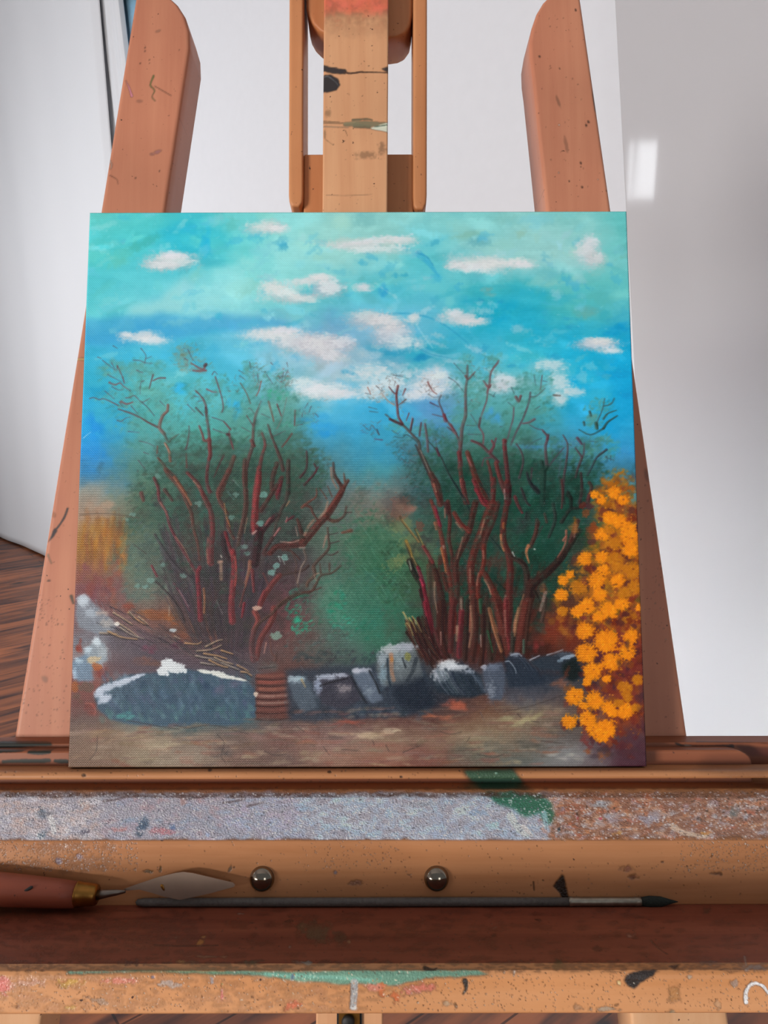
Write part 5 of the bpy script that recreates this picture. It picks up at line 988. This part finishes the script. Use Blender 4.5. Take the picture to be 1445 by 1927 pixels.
flecks(K, -100, 1060, 1492, 1580, 3200, ['F4F8FC', 'ECF2F8', 'E4ECF4', '6C7480', '505864'], (.7, 1.5), .9); flecks(K, 1040, 1600, 1490, 1580, 2200, ['F8F4F0', 'ECE8E8', 'D8D0D0', '5A4440', '4C3C3C'], (.6, 1.5), .9)  # white flecks also stand in for sparkle on the shelf paint
flecks(K, 1300, 1600, 1490, 1545, 160, ['3A3230', '2C2A2C'], (.8, 2.4), .7)
K.c[:, :] = np.where((np.arange(K.H)[:, None, None] + K.y0 > 1500) & (np.arange(K.H)[:, None, None] + K.y0 < 1583), np.clip(K.c * 1.2 + .02, 0, .97), K.c)  # lifts the shelf-top colours so that its sheen sits in the paint
K.dab(665,1583,9,5,'A8C8DC',.9); K.dab(1330,1582,200,2,'C89064',.5)
_r = (np.arange(K.H) + K.y0) >= 1580.5
K.a[_r] = 0
# back board of the tray
for _ in range(60): K.dab(r.uniform(-150, 220), r.uniform(1585, 1640), r.uniform(10, 30), r.uniform(4, 12), ['C0A090', 'B89C90', 'C4A898'][r.integers(3)], .3, 0, .8, .6)
for x, y, a, b, c, g in [(110,1620,7,8,'8C94B4',0),(150,1612,8,8,'A8A4BC',0),(280,1640,12,4,'5C6450',0),(302,1636,3,7,'3C5034',0),(433,1635,3,11,'54706C',25),(631,1642,5,5,'9CA4B8',0),(670,1661,14,6,'A87868',0),(440,1632,4,3,'3C4C44',0),(1180,1634,14,8,'B06C60',0),(1247,1622,3,2,'2C1C18',0),
                         (1340,1610,2,5,'3C241C',30),(194,1629,3,2,'3C2A24',0),(770,1647,2.4,2,'4C342C',0),(700,1620,2.4,2,'5C6C64',0),(1192,1650,10,7,'6C302C',0),(1350,1644,12,5,'4C2820',0)]: K.dab(x, y, a, b, c, .7, g, .6, .6)
K.poly([(1040,1668),(1057,1645),(1061,1648),(1072,1696),(1060,1700),(1052,1680)], '14110F', .96, 1, 1); K.stroke([(1004,1660),(1005,1676)], 3, 2, '18120E', .8)
flecks(K, -100, 260, 1584, 1640, 800, ['F0E4DC', 'F4ECE8', 'D8C4B8'], (.5, 1.3), .85); flecks(K, 560, 760, 1582, 1640, 160, ['F0E4D4', 'E0C8B0'], (.4, 1.2), .75); flecks(K, 260, 1600, 1582, 1690, 330, ['F0E0CC', 'D8B898', '4A2C20', '5C3424'], (.4, 1.4), .7); flecks(K, 1280, 1600, 1584, 1640, 560, ['F4E8DC'], (.5, 1.3), .85)
K.poly([(700,1690),(950,1690),(950,1702),(700,1702)], '18120F', .3, 4, 3)
# tray floor
for x, y, a, b, c, g in [(378,1772,11,7,'E09C48',-40),(382,1764,7,4,'E8AC5C',-30),(600,1755,38,24,'34503C',0),(565,1745,14,14,'3C5038',0),(640,1762,20,10,'2E3828',0),(545,1733,16,3,'1C1412',-12),(475,1737,10,4,'1C1412',0),(453,1720,8,3,'B8A090',0),(330,1765,6,2,'A08C7C',-20),(545,1783,5,4,'A8968C',-50),
                         (657,1772,4,3,'B89468',0),(218,1766,5,4,'1C1412',0),(220,1731,10,3,'1C1412',-10),(1190,1760,12,6,'8C5C48',0),(1185,1762,5,3,'B08C78',0),(935,1745,8,2,'A08070',-30),(1050,1820,16,9,'3C5030',0),(1125,1785,10,6,'2C1C18',0),(1330,1715,9,6,'4C3C2C',0),(930,1760,5,4,'2A1A16',0),(1014,1731,7,3,'1C1412',0)]: 
    for _ in range(3): K.dab(x + r.normal(0, a*.2), y + r.normal(0, b*.2), a*.85, b*.85, c, .55, g, .6, .8)
for _ in range(240): K.dab(r.uniform(-150, 1600), r.uniform(1705, 1812), r.uniform(8, 40), r.uniform(3, 9), ['7A3A28', '5C2C20', '8A4630', '4C2418', '6A3A2A'][r.integers(5)], .3, r.normal(0, 4), .8, .6)
for _ in range(160): K.dab(r.uniform(-150, 360), r.uniform(1712, 1812), r.uniform(8, 40), r.uniform(3, 9), ['3C3024', '443628', '4A3428'][r.integers(3)], .3, r.normal(0, 4), .8, .6)
K.stroke([(1225,1770),(1240,1785),(1256,1796)], 3, 2, '6C5038', .6, .1); K.stroke([(290,1778),(340,1780),(410,1779)], 4, 3, '2A1A14', .6, .1)
flecks(K, -100, 1600, 1705, 1812, 420, ['8C6048', 'B08C70', '24140F', '30201A'], (.5, 1.6), .6)
# top of the front bar: grime, green and its shade painted in as dark tones
for _ in range(420):
    x = r.uniform(-170, 1620); c = ['2E4A3C', '2C5C48', '38342C', '4C3C34', '3C5C50'][r.integers(5)] if 230 < x < 900 else ['5C4034', '6C5044', '4C342A', '54403C'][r.integers(4)]
    K.dab(x, r.uniform(1808, 1828), r.uniform(6, 24), r.uniform(2, 5), c, .5, r.normal(0, 5), .8, .6)
for x, y, a, b, c in [(342,1810,18,5,'C08850'),(395,1800,40,3,'B08060'),(250,1812,30,8,'342834'),(470,1812,12,6,'4C5844'),(575,1812,12,5,'9CB4B0'),(1050,1812,14,9,'3A5030'),(1330,1812,30,6,'6C5C58'),(1425,1822,30,8,'A8B4B8')]: K.dab(x, y, a, b, c, .7, 0, .7, .8)
# front face of the front bar
for _ in range(260):
    x = r.uniform(-150, 720); K.dab(x, r.uniform(1832, 1905), r.uniform(8, 30), r.uniform(4, 12), ['D09888', 'D4A488', 'C8A080', 'D89C90', 'C4A07C', 'D0AC84'][r.integers(6)], .3, 0, .8, .6)
K.poly([(120,1826),(400,1826),(900,1824),(925,1832),(880,1838),(800,1842),(735,1856),(640,1852),(560,1846),(500,1838),(300,1830),(130,1834)], '5CB09C', .85, 2, 4); K.poly([(230,1822),(400,1822),(440,1832),(250,1832)], '34906C', .5, 3, 3); K.stroke([(500,1834),(600,1838),(700,1844)], 7, 6, '6CC4B4', .6, .15)
for x, y, a, b, c, g in [(5,1858,16,20,'E0707C',0),(60,1850,36,12,'C89C8C',0),(135,1850,34,10,'CDA850',0),(185,1882,26,8,'94887C',15),(135,1895,14,6,'C8A860',0),(230,1846,40,8,'D88078',0),(320,1850,26,9,'A0A4A4',0),(288,1838,6,5,'3C648C',0),(398,1848,4,10,'8CA4B4',0),(418,1852,5,6,'4C9C4C',-40),
                         (418,1870,3,16,'C86878',0),(545,1892,24,10,'D86450',-12),(720,1862,10,16,'D06030',-20),(745,1880,8,18,'CC5C30',-25),(790,1862,40,10,'D8706C',-8),(700,1858,24,9,'D08078',0),(858,1892,3,5,'3A3028',0),(1165,1850,7,6,'F0DC9C',30),(1160,1893,5,4,'4C3828',0),(32,1894,5,5,'5C3C30',0),(560,1897,4,3,'342420',0),
                         (476,1876,4,3,'3C2A24',0),(1270,1870,14,20,'B4804C',0),(1300,1838,7,6,'ACACA0',0),(1385,1852,9,9,'94908C',0),(1350,1885,6,12,'C8A07C',0),(1140,1898,26,6,'9CA094',0),(1265,1903,14,5,'84A090',0),(1090,1895,14,8,'A88468',0),(840,1888,10,6,'B8A890',0),(550,1840,3,8,'3C7890',0)]:
    for _ in range(3): K.dab(x + r.normal(0, a*.2), y + r.normal(0, b*.2), a*.85, b*.85, c, .65, g, .6, .8)
K.stroke([(667,1850),(666,1872),(664,1895)], 15, 13, 'AEB2B4', .9, .1); K.dab(664,1897,9,6,'D8DCDC',.8)
K.poly([(1176,1838),(1190,1828),(1238,1822),(1228,1838),(1205,1850),(1196,1862),(1182,1858),(1174,1846)], '20262A', .96, 1, 3); K.poly([(1255,1818),(1282,1814),(1270,1826)], '24262A', .9, 1, 2); K.stroke([(800,1822),(815,1825),(822,1822)], 9, 4, '14201E', .95); K.stroke([(875,1846),(877,1860),(872,1870)], 11, 4, '2A3234', .95, .1)
K.stroke([(1404,1886),(1403,1868),(1412,1853),(1422,1850)], 9, 7, 'F4F4F4', .97); K.stroke([(1422,1850),(1436,1856),(1445,1868),(1462,1880)], 6, 7, 'F2F2F2', .95); K.stroke([(1401,1800),(1404,1816)], 3, 3, 'D0C8BC', .8, .1); K.stroke([(968,1828),(967,1836)], 4, 2, 'F4E8D8', .9)
for g in range(5): K.stroke([(745 + g*8, 1852 + g), (765 + g*9, 1870 + g*2)], 1.4, 1, 'E4B8C0', .6)
flecks(K, -100, 1600, 1828, 1905, 1700, ['FCF0DC', 'F8E8D0', 'F4E4CC', '6A4430', '4A3024', 'D08858'], (.5, 1.4), .85)

# ---------------------------------------------------------------- the easel
base = E(0, -1.0, -.05)
easel = empty('easel', (0, base.y, 0), 'large paint-stained wooden studio easel with a deep tray, leaning back', 'easel')
def X(pts, n): return [PE(px, py, n) for px, py in pts]
def bottom(n): return (-Z0 - n * st_) / ct + .004
NB = -.045
def line_at(p, q, n, vb):
    (xa, va), (xb, vb_) = PE(*p, n), PE(*q, n); return (xa + (vb - va) * (xb - xa) / (vb_ - va), vb)
vb = -.10; VF = bottom(NB)
left = X([(264,-60),(285,-34),(312,-12),(334,8),(348,30),(356,58),(357,90),(353,117),(310.5,396)], NB) + [line_at((353,117), (310.5,396), NB, vb), line_at((255,0), (190,395), NB, vb)]
slab('upright', left, NB, NB - .04, M['beam'], easel, KB, .0009, .003)
slab('lower_leg', [line_at((255,0), (190,395), NB, vb - .0005), line_at((353,117), (310.5,396), NB, vb - .0005), line_at((353,117), (310.5,396), NB, VF), line_at((255,0), (190,395), NB, VF)], NB, NB - .04, M['leg'], easel, None, .004, .003)
right = X([(1084,-60),(1062,-34),(1040,-14),(1022,4),(1010,24),(1001,50),(996,80),(997,108),(1001,138),(1028,396)], NB) + [line_at((1001,138), (1028,396), NB, vb), line_at((1093,0), (1150.5,397), NB, vb)]
slab('upright', right, NB, NB - .04, M['beam'], easel, KB, .0009, .003)
slab('lower_leg', [line_at((1001,138), (1028,396), NB, vb - .0005), line_at((1093,0), (1150.5,397), NB, vb - .0005), line_at((1093,0), (1150.5,397), NB, VF), line_at((1001,138), (1028,396), NB, VF)], NB, NB - .04, M['leg'], easel, None, .004, .003)
NM = -.0135
mast = X([(610.5,-260), (732,-260), (728.8,396), (606.5,396)], NM)
mb = bottom(NM)
mastp = [line_at((609.6,0), (606.5,396), NM, .78), line_at((731,0), (728.8,396), NM, .78), line_at((731,0), (728.8,396), NM, mb), line_at((609.6,0), (606.5,396), NM, mb)]
slab('mast', mastp, NM, NM - .019, M['mast'], easel, KM, .0007, .0012)
# block that the mast slides in, and the rounded one above
NK = -.036
k0, v0 = PE(572, 290, NK); k1, _ = PE(777, 290, NK)
box_e('lower_block', k0, k1, v0 - .12, v0, NK, NK - .034, M['rail'], easel, .0012)
t0 = X([(576,-110),(576,14),(580,30),(588,44),(600,56),(614,64),(632,68),(730,69),(748,67),(762,60),(772,46),(776,28),(777,10),(777,-110)], NK)
slab('upper_block', t0, NK, NK - .034, M['rail'], easel, None, .0012, .003)
NR = -.030
for side, pts in (('l', [(545,-200),(571,-200),(570,366),(569,380),(562,388),(550,388),(544,378),(543,366)]), ('r', [(777.5,-200),(804,-200),(803,366),(802,382),(796,393),(783,393),(778,386),(777,366)])):
    slab('side_rail', X(pts, NR), NR, NR - .040, M['rail'], easel, None, .0015, .0018)
# cross bars
box_e('cross_bar', -.235, .235, .20, .245, -.086, -.106, M['rail'], easel)
XA, XB = -.31, .33
prof = [(-.0442, -.045), (-.0442, .0131), (-.0262, .0115), (-.0262, -.045)]
extrude_profile('rear_bar', prof, XA, XB, M['dark_rail'], easel, KS, .0008, True, .0008)
xr_, _ = PE(1404, 1425, -.0125)
bs = [(XA, -.03), (xr_ + .004, -.03), (xr_ + .004, .0005), (xr_ + .003, .0035), (xr_, .0062), (xr_ - .004, .0082), (xr_ - .009, .0088), (XA, .0088)]
slab('back_strip', bs, -.0125, -.0260, M['dark_rail'], easel, KS, .0006, .0016)
lip = [(-.0124, -.0062), (-.0124, -.0012), (.0050, -.0010), (.0070, -.0014), (.0084, -.0023), (.0091, -.0036), (.0091, -.0050), (.0084, -.0060), (.0070, -.0064)]
extrude_profile('canvas_ledge', lip, XA, XB, M['shelf'], easel, KS, .0006, True, .0005, {1, 2, 3, 4, 5, 6, 7})
SN = .050
FL = -.0727
sh = [(-.0240, -.045), (-.0240, -.0134), (.0058, -.0134), (.0072, -.0138), (SN - .0036, -.0328), (SN - .0020, -.0336), (SN - .0006, -.0350), (SN, -.0370), (SN, FL), (SN - .008, FL)]
extrude_profile('shelf_board', sh, XA, XB, M['shelf'], easel, KS, .0005, True, .0005, {1, 2, 3, 4, 5, 6, 7})
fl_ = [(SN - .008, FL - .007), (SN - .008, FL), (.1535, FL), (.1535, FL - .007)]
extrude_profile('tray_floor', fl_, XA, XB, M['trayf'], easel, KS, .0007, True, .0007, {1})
NF = .153
vt = PE(722, 1811, NF)[1]; vt2 = PE(722, 1829, NF + .012)[1]; vbm = PE(722, 1909, NF + .0125)[1]
fr = [(NF, FL - .0), (NF, vt - .001), (NF + .001, vt), (NF + .0108, vt2 + .0002), (NF + .0120, vt2 - .0012), (NF + .0125, vt2 - .003), (NF + .0125, vbm + .001), (NF + .0115, vbm), (NF, vbm)]
extrude_profile('front_bar', fr, XA, XB, M['bar'], easel, KS, .0005, True, .0005, {1, 2, 3, 4, 5})
# dome bolts
for px, py in ((492.5, 1655), (821.5, 1654.5)):
    x, v = PE(px, py, SN + .0015); R_ = .0077
    V, F = lathe([(0, R_ * 1.02)] + [(R_ * .82 * math.sin(a), R_ * math.cos(a)) for a in [i * math.pi / 2 / 14 for i in range(14)]] + [(R_ * .82, .00005)], 40)
    W_ = [(x + a[1], v + a[2], SN - .0001 + a[0]) for a in V]
    o = mesh_np('bolt_head', e2w(W_), F, M['chrome'], easel); fixn(o)
# lower mast channel
c0, _ = PE(634, 1918, NM); c1, _ = PE(681, 1918, NM)
box_e('channel', c0, c1, -.9, -.075, NM - .002, NM + .0015, M['black'], easel, 0)
c2, _ = PE(638, 1918, NM); c3, _ = PE(677, 1918, NM)
ch = box_e('channel_strip', c2, c3, -.9, -.075, NM + .0005, NM + .0025, M['brass'], easel, 0)
x_, v_ = PE(655, 1922, NM + .003)
V, F = lathe([(0, .0045), (.002, .0045), (.003, .003), (.0034, .0001)], 20); fixn(mesh_np('channel_screw', e2w([(x_ + a[1], v_ + a[2], NM + .0024 + a[0]) for a in V]), F, M['black'], easel))
# feet and rear prop, below and behind the tray
for n_, a, b in (('foot_bar', (-.36, base.y - .16, 0.0), (-.30, base.y + .62, .05)), ('foot_bar', (.32, base.y - .16, 0.0), (.38, base.y + .62, .05))):
    box_w(n_, a, b, M['rail'], easel, .004)
box_w('base_bar', (-.36, base.y + .10, .05), (.38, base.y + .15, .10), M['rail'], easel, .004)
pa = E(-.02, .12, -.107); pb = Vector((-.02, base.y + .58, .03))
def beam_w(name, a, b, wx, wy, mat, parent):
    d = (b - a).normalized(); s = d.cross(Vector((1, 0, 0))).normalized(); V = []
    for p in (a, b):
        for i, j in ((-1, -1), (1, -1), (1, 1), (-1, 1)): V.append(p + Vector((1, 0, 0)) * (i * wx / 2) + s * (j * wy / 2))
    o = mesh_np(name, V, [(0,1,2,3), (7,6,5,4), (0,4,5,1), (1,5,6,2), (2,6,7,3), (3,7,4,0)], mat, parent, smooth=False); fixn(o); return bevel(o, .002)
beam_w('rear_prop', pa, pb, .035, .025, M['rail'], easel)

# ---------------------------------------------------------------- the painting
def canvas_cloth():
    m, t, b, N, L = nt('oil_paint_on_canvas')
    at = N('Attribute'); at.attribute_name = 'paint'; L(at.outputs['Color'], b.inputs['Base Color'])
    b.inputs['Roughness'].default_value = .45; b.inputs['Specular IOR Level'].default_value = .25
    tc = N('TexCoord'); mp = N('Mapping'); mp.inputs['Rotation'].default_value = (-(math.pi / 2 - TILT), 0, 0); L(tc.outputs['Object'], mp.inputs['Vector'])
    sx = N('SeparateXYZ'); L(tc.outputs['Object'], sx.inputs[0])
    def wave(src, pitch):
        a = N('Math'); a.operation = 'MULTIPLY'; a.inputs[1].default_value = 2 * math.pi / pitch; L(src, a.inputs[0]); s = N('Math'); s.operation = 'SINE'; L(a.outputs[0], s.inputs[0]); return s.outputs[0]
    mu = N('Math'); mu.operation = 'MULTIPLY'; L(wave(sx.outputs['X'], .0016), mu.inputs[0]); L(wave(sx.outputs['Z'], .0016), mu.inputs[1])
    nz = N('TexNoise'); nz.inputs['Scale'].default_value = 420; nz.inputs['Detail'].default_value = 3; L(tc.outputs['Object'], nz.inputs['Vector'])
    ad = N('Math'); ad.operation = 'MULTIPLY_ADD'; ad.inputs[1].default_value = 1.2; L(nz.outputs['Fac'], ad.inputs[0]); L(mu.outputs[0], ad.inputs[2])
    bp = N('Bump'); bp.inputs['Strength'].default_value = .35; bp.inputs['Distance'].default_value = .00025; L(ad.outputs[0], bp.inputs['Height']); L(bp.outputs[0], b.inputs['Normal'])
    return m
M['paint'] = canvas_cloth(); M['cloth'] = plain('painted_canvas_edge', '5E4A48', .7, bump=.2, bscale=900, var=.3); M['linen'] = plain('raw_canvas_back', 'CFC6B2', .9, bump=.2, bscale=900)
CW, CH, CT = .40, .4022, .0118
def make_painting():
    K = paint_picture()
    p = E(0, 0, -CT / 2)
    root = empty('painting', p, 'square unframed landscape painting of bare trees, stones and a yellow bush, standing on the easel', 'painting')
    G = 1060
    u = np.linspace(0, 1, G); U_, V_ = np.meshgrid(u, u)
    # corners of the sketch: bl, br, tr, tl
    src = [(0, 0), (1, 0), (1, 1), (0, 1)]; dst = [(131, 1441), (1219.5, 1445), (1175.5, 399), (166.5, 398.5)]
    A = []; B = []
    for (a, b), (c, d) in zip(src, dst):
        A.append([a, b, 1, 0, 0, 0, -c*a, -c*b]); B.append(c); A.append([0, 0, 0, a, b, 1, -d*a, -d*b]); B.append(d)
    h = np.linalg.solve(np.array(A, float), np.array(B, float)); wq = h[6]*U_ + h[7]*V_ + 1
    px = (h[0]*U_ + h[1]*V_ + h[2]) / wq; py = (h[3]*U_ + h[4]*V_ + h[5]) / wq
    fx = np.clip(px - K.x0 - .5, 0, K.W - 1.001); fy = np.clip(py - K.y0 - .5, 0, K.H - 1.001); ix, iy = fx.astype(int), fy.astype(int); tx = (fx - ix)[..., None]; ty = (fy - iy)[..., None]
    C = np.concatenate([K.c, K.z[..., None]], -1)
    q = (C[iy, ix]*(1-tx) + C[iy, ix+1]*tx)*(1-ty) + (C[iy+1, ix]*(1-tx) + C[iy+1, ix+1]*tx)*ty
    col = np.ones((G, G, 4)); col[..., :3] = lin(q[..., :3]) * PAINT_GAIN - PAINT_VEIL
    P = np.stack([(U_ - .5) * CW, V_ * CH, q[..., 3] * .00009], -1)
    rim = np.minimum(np.minimum(U_, 1 - U_), np.minimum(V_, 1 - V_)) * CW; P[..., 2] -= .0008 * np.clip(1 - rim / .001, 0, 1) ** 2
    mesh_np('painted_face', e2w(P.reshape(-1, 3)), quads(G, G), M['paint'], root, np.clip(col, 0, 1).reshape(-1, 4))
    # cloth folded round the sides
    ring = [(-CW/2, 0), (CW/2, 0), (CW/2, CH), (-CW/2, CH)]
    V = []; F = []
    for n in (-.0007, -CT):
        V += [(x, v, n) for x, v in ring]
    for i in range(4): F.append((i, (i+1) % 4, (i+1) % 4 + 4, i + 4))
    o = mesh_np('folded_edge', e2w(V), F, M['cloth'], root, smooth=False)
    s = .03
    V = [(x, v, -CT) for x, v in ring] + [(-CW/2 + s, s, -CT), (CW/2 - s, s, -CT), (CW/2 - s, CH - s, -CT), (-CW/2 + s, CH - s, -CT)]
    V += [(x, v, -CT + .009) for x, v, _ in V[4:8]]
    F = [(i, i + 4, (i+1) % 4 + 4, (i+1) % 4) for i in range(4)] + [(i + 4, i + 8, (i+1) % 4 + 8, (i+1) % 4 + 4) for i in range(4)] + [(8, 9, 10, 11)]
    mesh_np('stretcher_back', e2w(V), F, M['linen'], root, smooth=False)
PAINT_GAIN, PAINT_VEIL = 1.10, .012
make_painting()

# ---------------------------------------------------------------- palette knife and brush in the tray
M['handle'] = wood('knife_handle_wood', 'A0543C', '84402E', (1, 0, 0), .45, False)
M['blade'] = plain('knife_blade_steel', 'AC9482', .5, .6, bump=.03, bscale=60, var=.2)
M['grey'] = plain('grey_lacquered_handle', '6A645E', .6, bump=.5, bscale=500, var=.35)
M['ferr'] = plain('brush_ferrule', 'B0A898', .4, .9, bump=.2, bscale=300, var=.3)
M['bris'] = plain('dark_green_bristle', '1E2A22', .8, bump=.5, bscale=900, var=.4)
def path_lathe(name, a, b, prof, mat, parent, flat=1.0, seg=28):
    """lathe from a to b (easel frame), prof = (t, radius)"""
    a = Vector(a); b = Vector(b); d = b - a; L = d.length; d.normalize(); s = Vector((0, 0, 1)).cross(d).normalized(); w_ = d.cross(s).normalized()
    V, F = lathe([(t * L, r) for t, r in prof], seg)
    o = mesh_np(name, e2w([tuple(a + d * q[0] + s * q[1] + w_ * (q[2] * flat)) for q in V]), F, mat, parent); return fixn(o)
HN = SN + .0104
def PP(px, py, n): x, v = PE(px, py, n); return (x, v, n)
kroot = empty('palette_knife', E(*PP(160, 1690, HN)), 'palette knife with red-brown wooden handle, brass collar and diamond blade in the tray', 'palette knife')
path_lathe('handle', PP(-190, 1660, HN + .001), PP(147, 1684, HN), [(0, .0002), (.005, .0042), (.03, .0076), (.12, .0100), (.4, .0102), (.7, .0092), (.9, .0082), (1, .0074)], M['handle'], kroot)
hm = path_lathe('paint_smear', PP(36, 1684, HN + .0085), PP(62, 1668, HN + .0083), [(0, .0002), (.1, .0008), (.9, .001), (1, .0002)], M['black'], kroot.children[0], .3)
path_lathe('collar', PP(144, 1682.5, HN), PP(183, 1684, HN), [(0, .0074), (.06, .0078), (.14, .0073), (.5, .0068), (.9, .0062), (1, .0056)], M['brass'], kroot)
path_lathe('neck', PP(182, 1684, HN), PP(236, 1677, SN + .008), [(0, .0030), (.3, .0024), (.7, .0018), (1, .0010)], M['steel'], kroot)
bl = [(228, 1675), (258, 1664), (300, 1650), (330, 1643), (345, 1641), (362, 1643), (400, 1652), (438, 1661), (442, 1665), (440, 1669), (400, 1680), (360, 1689), (338, 1693.5), (310, 1688), (285, 1680), (262, 1674), (240, 1676)]
nbp = lambda px: SN + .0066 + (px - 228) / 214 * .002
fv = [(*PE(a, b, nbp(a)), nbp(a)) for a, b in bl]
V = fv + [(x, v, n - .0007) for x, v, n in fv]; n_ = len(bl)
o = mesh_np('blade', e2w(V), [tuple(range(n_)), tuple(range(n_, 2*n_))[::-1]] + [(i, i + n_, (i+1) % n_ + n_, (i+1) % n_) for i in range(n_)], M['blade'], kroot, smooth=False); fixn(o)
path_lathe('dried_paint', PP(303, 1664, nbp(303) + .0002), PP(309, 1676, nbp(306) + .0002), [(0, .0002), (.2, .0010), (.8, .0007), (1, .0002)], M['brass'], o, .3)
BR = .00275; bv = FL + BR + .0001; bn = SN + BR + .0002
def bx_(px): return PE(px, 1702, bn)[0]
broot = empty('paintbrush', E(bx_(760), FL, bn), 'long thin paintbrush with a grey handle and dark green bristles lying in the tray', 'paintbrush')
path_lathe('handle', (bx_(255), bv, bn), (bx_(1072), bv, bn), [(0, .0003), (.004, .0018), (.02, .0024), (.3, .0026), (.8, .0026), (1, .0024)], M['grey'], broot)
path_lathe('ferrule', (bx_(1070), bv, bn), (bx_(1206), bv, bn), [(0, .0026), (.03, .0029), (.08, .0025), (.12, .0028), (.17, .0025), (.5, .0026), (.9, .0025), (.93, .0029), (.97, .0025), (1, .0026)], M['ferr'], broot)
path_lathe('bristles', (bx_(1204), bv, bn), (bx_(1276), bv - .0002, bn), [(0, .0024), (.25, .0033), (.55, .0030), (.8, .0014), (1, .0002)], M['bris'], broot, .75)
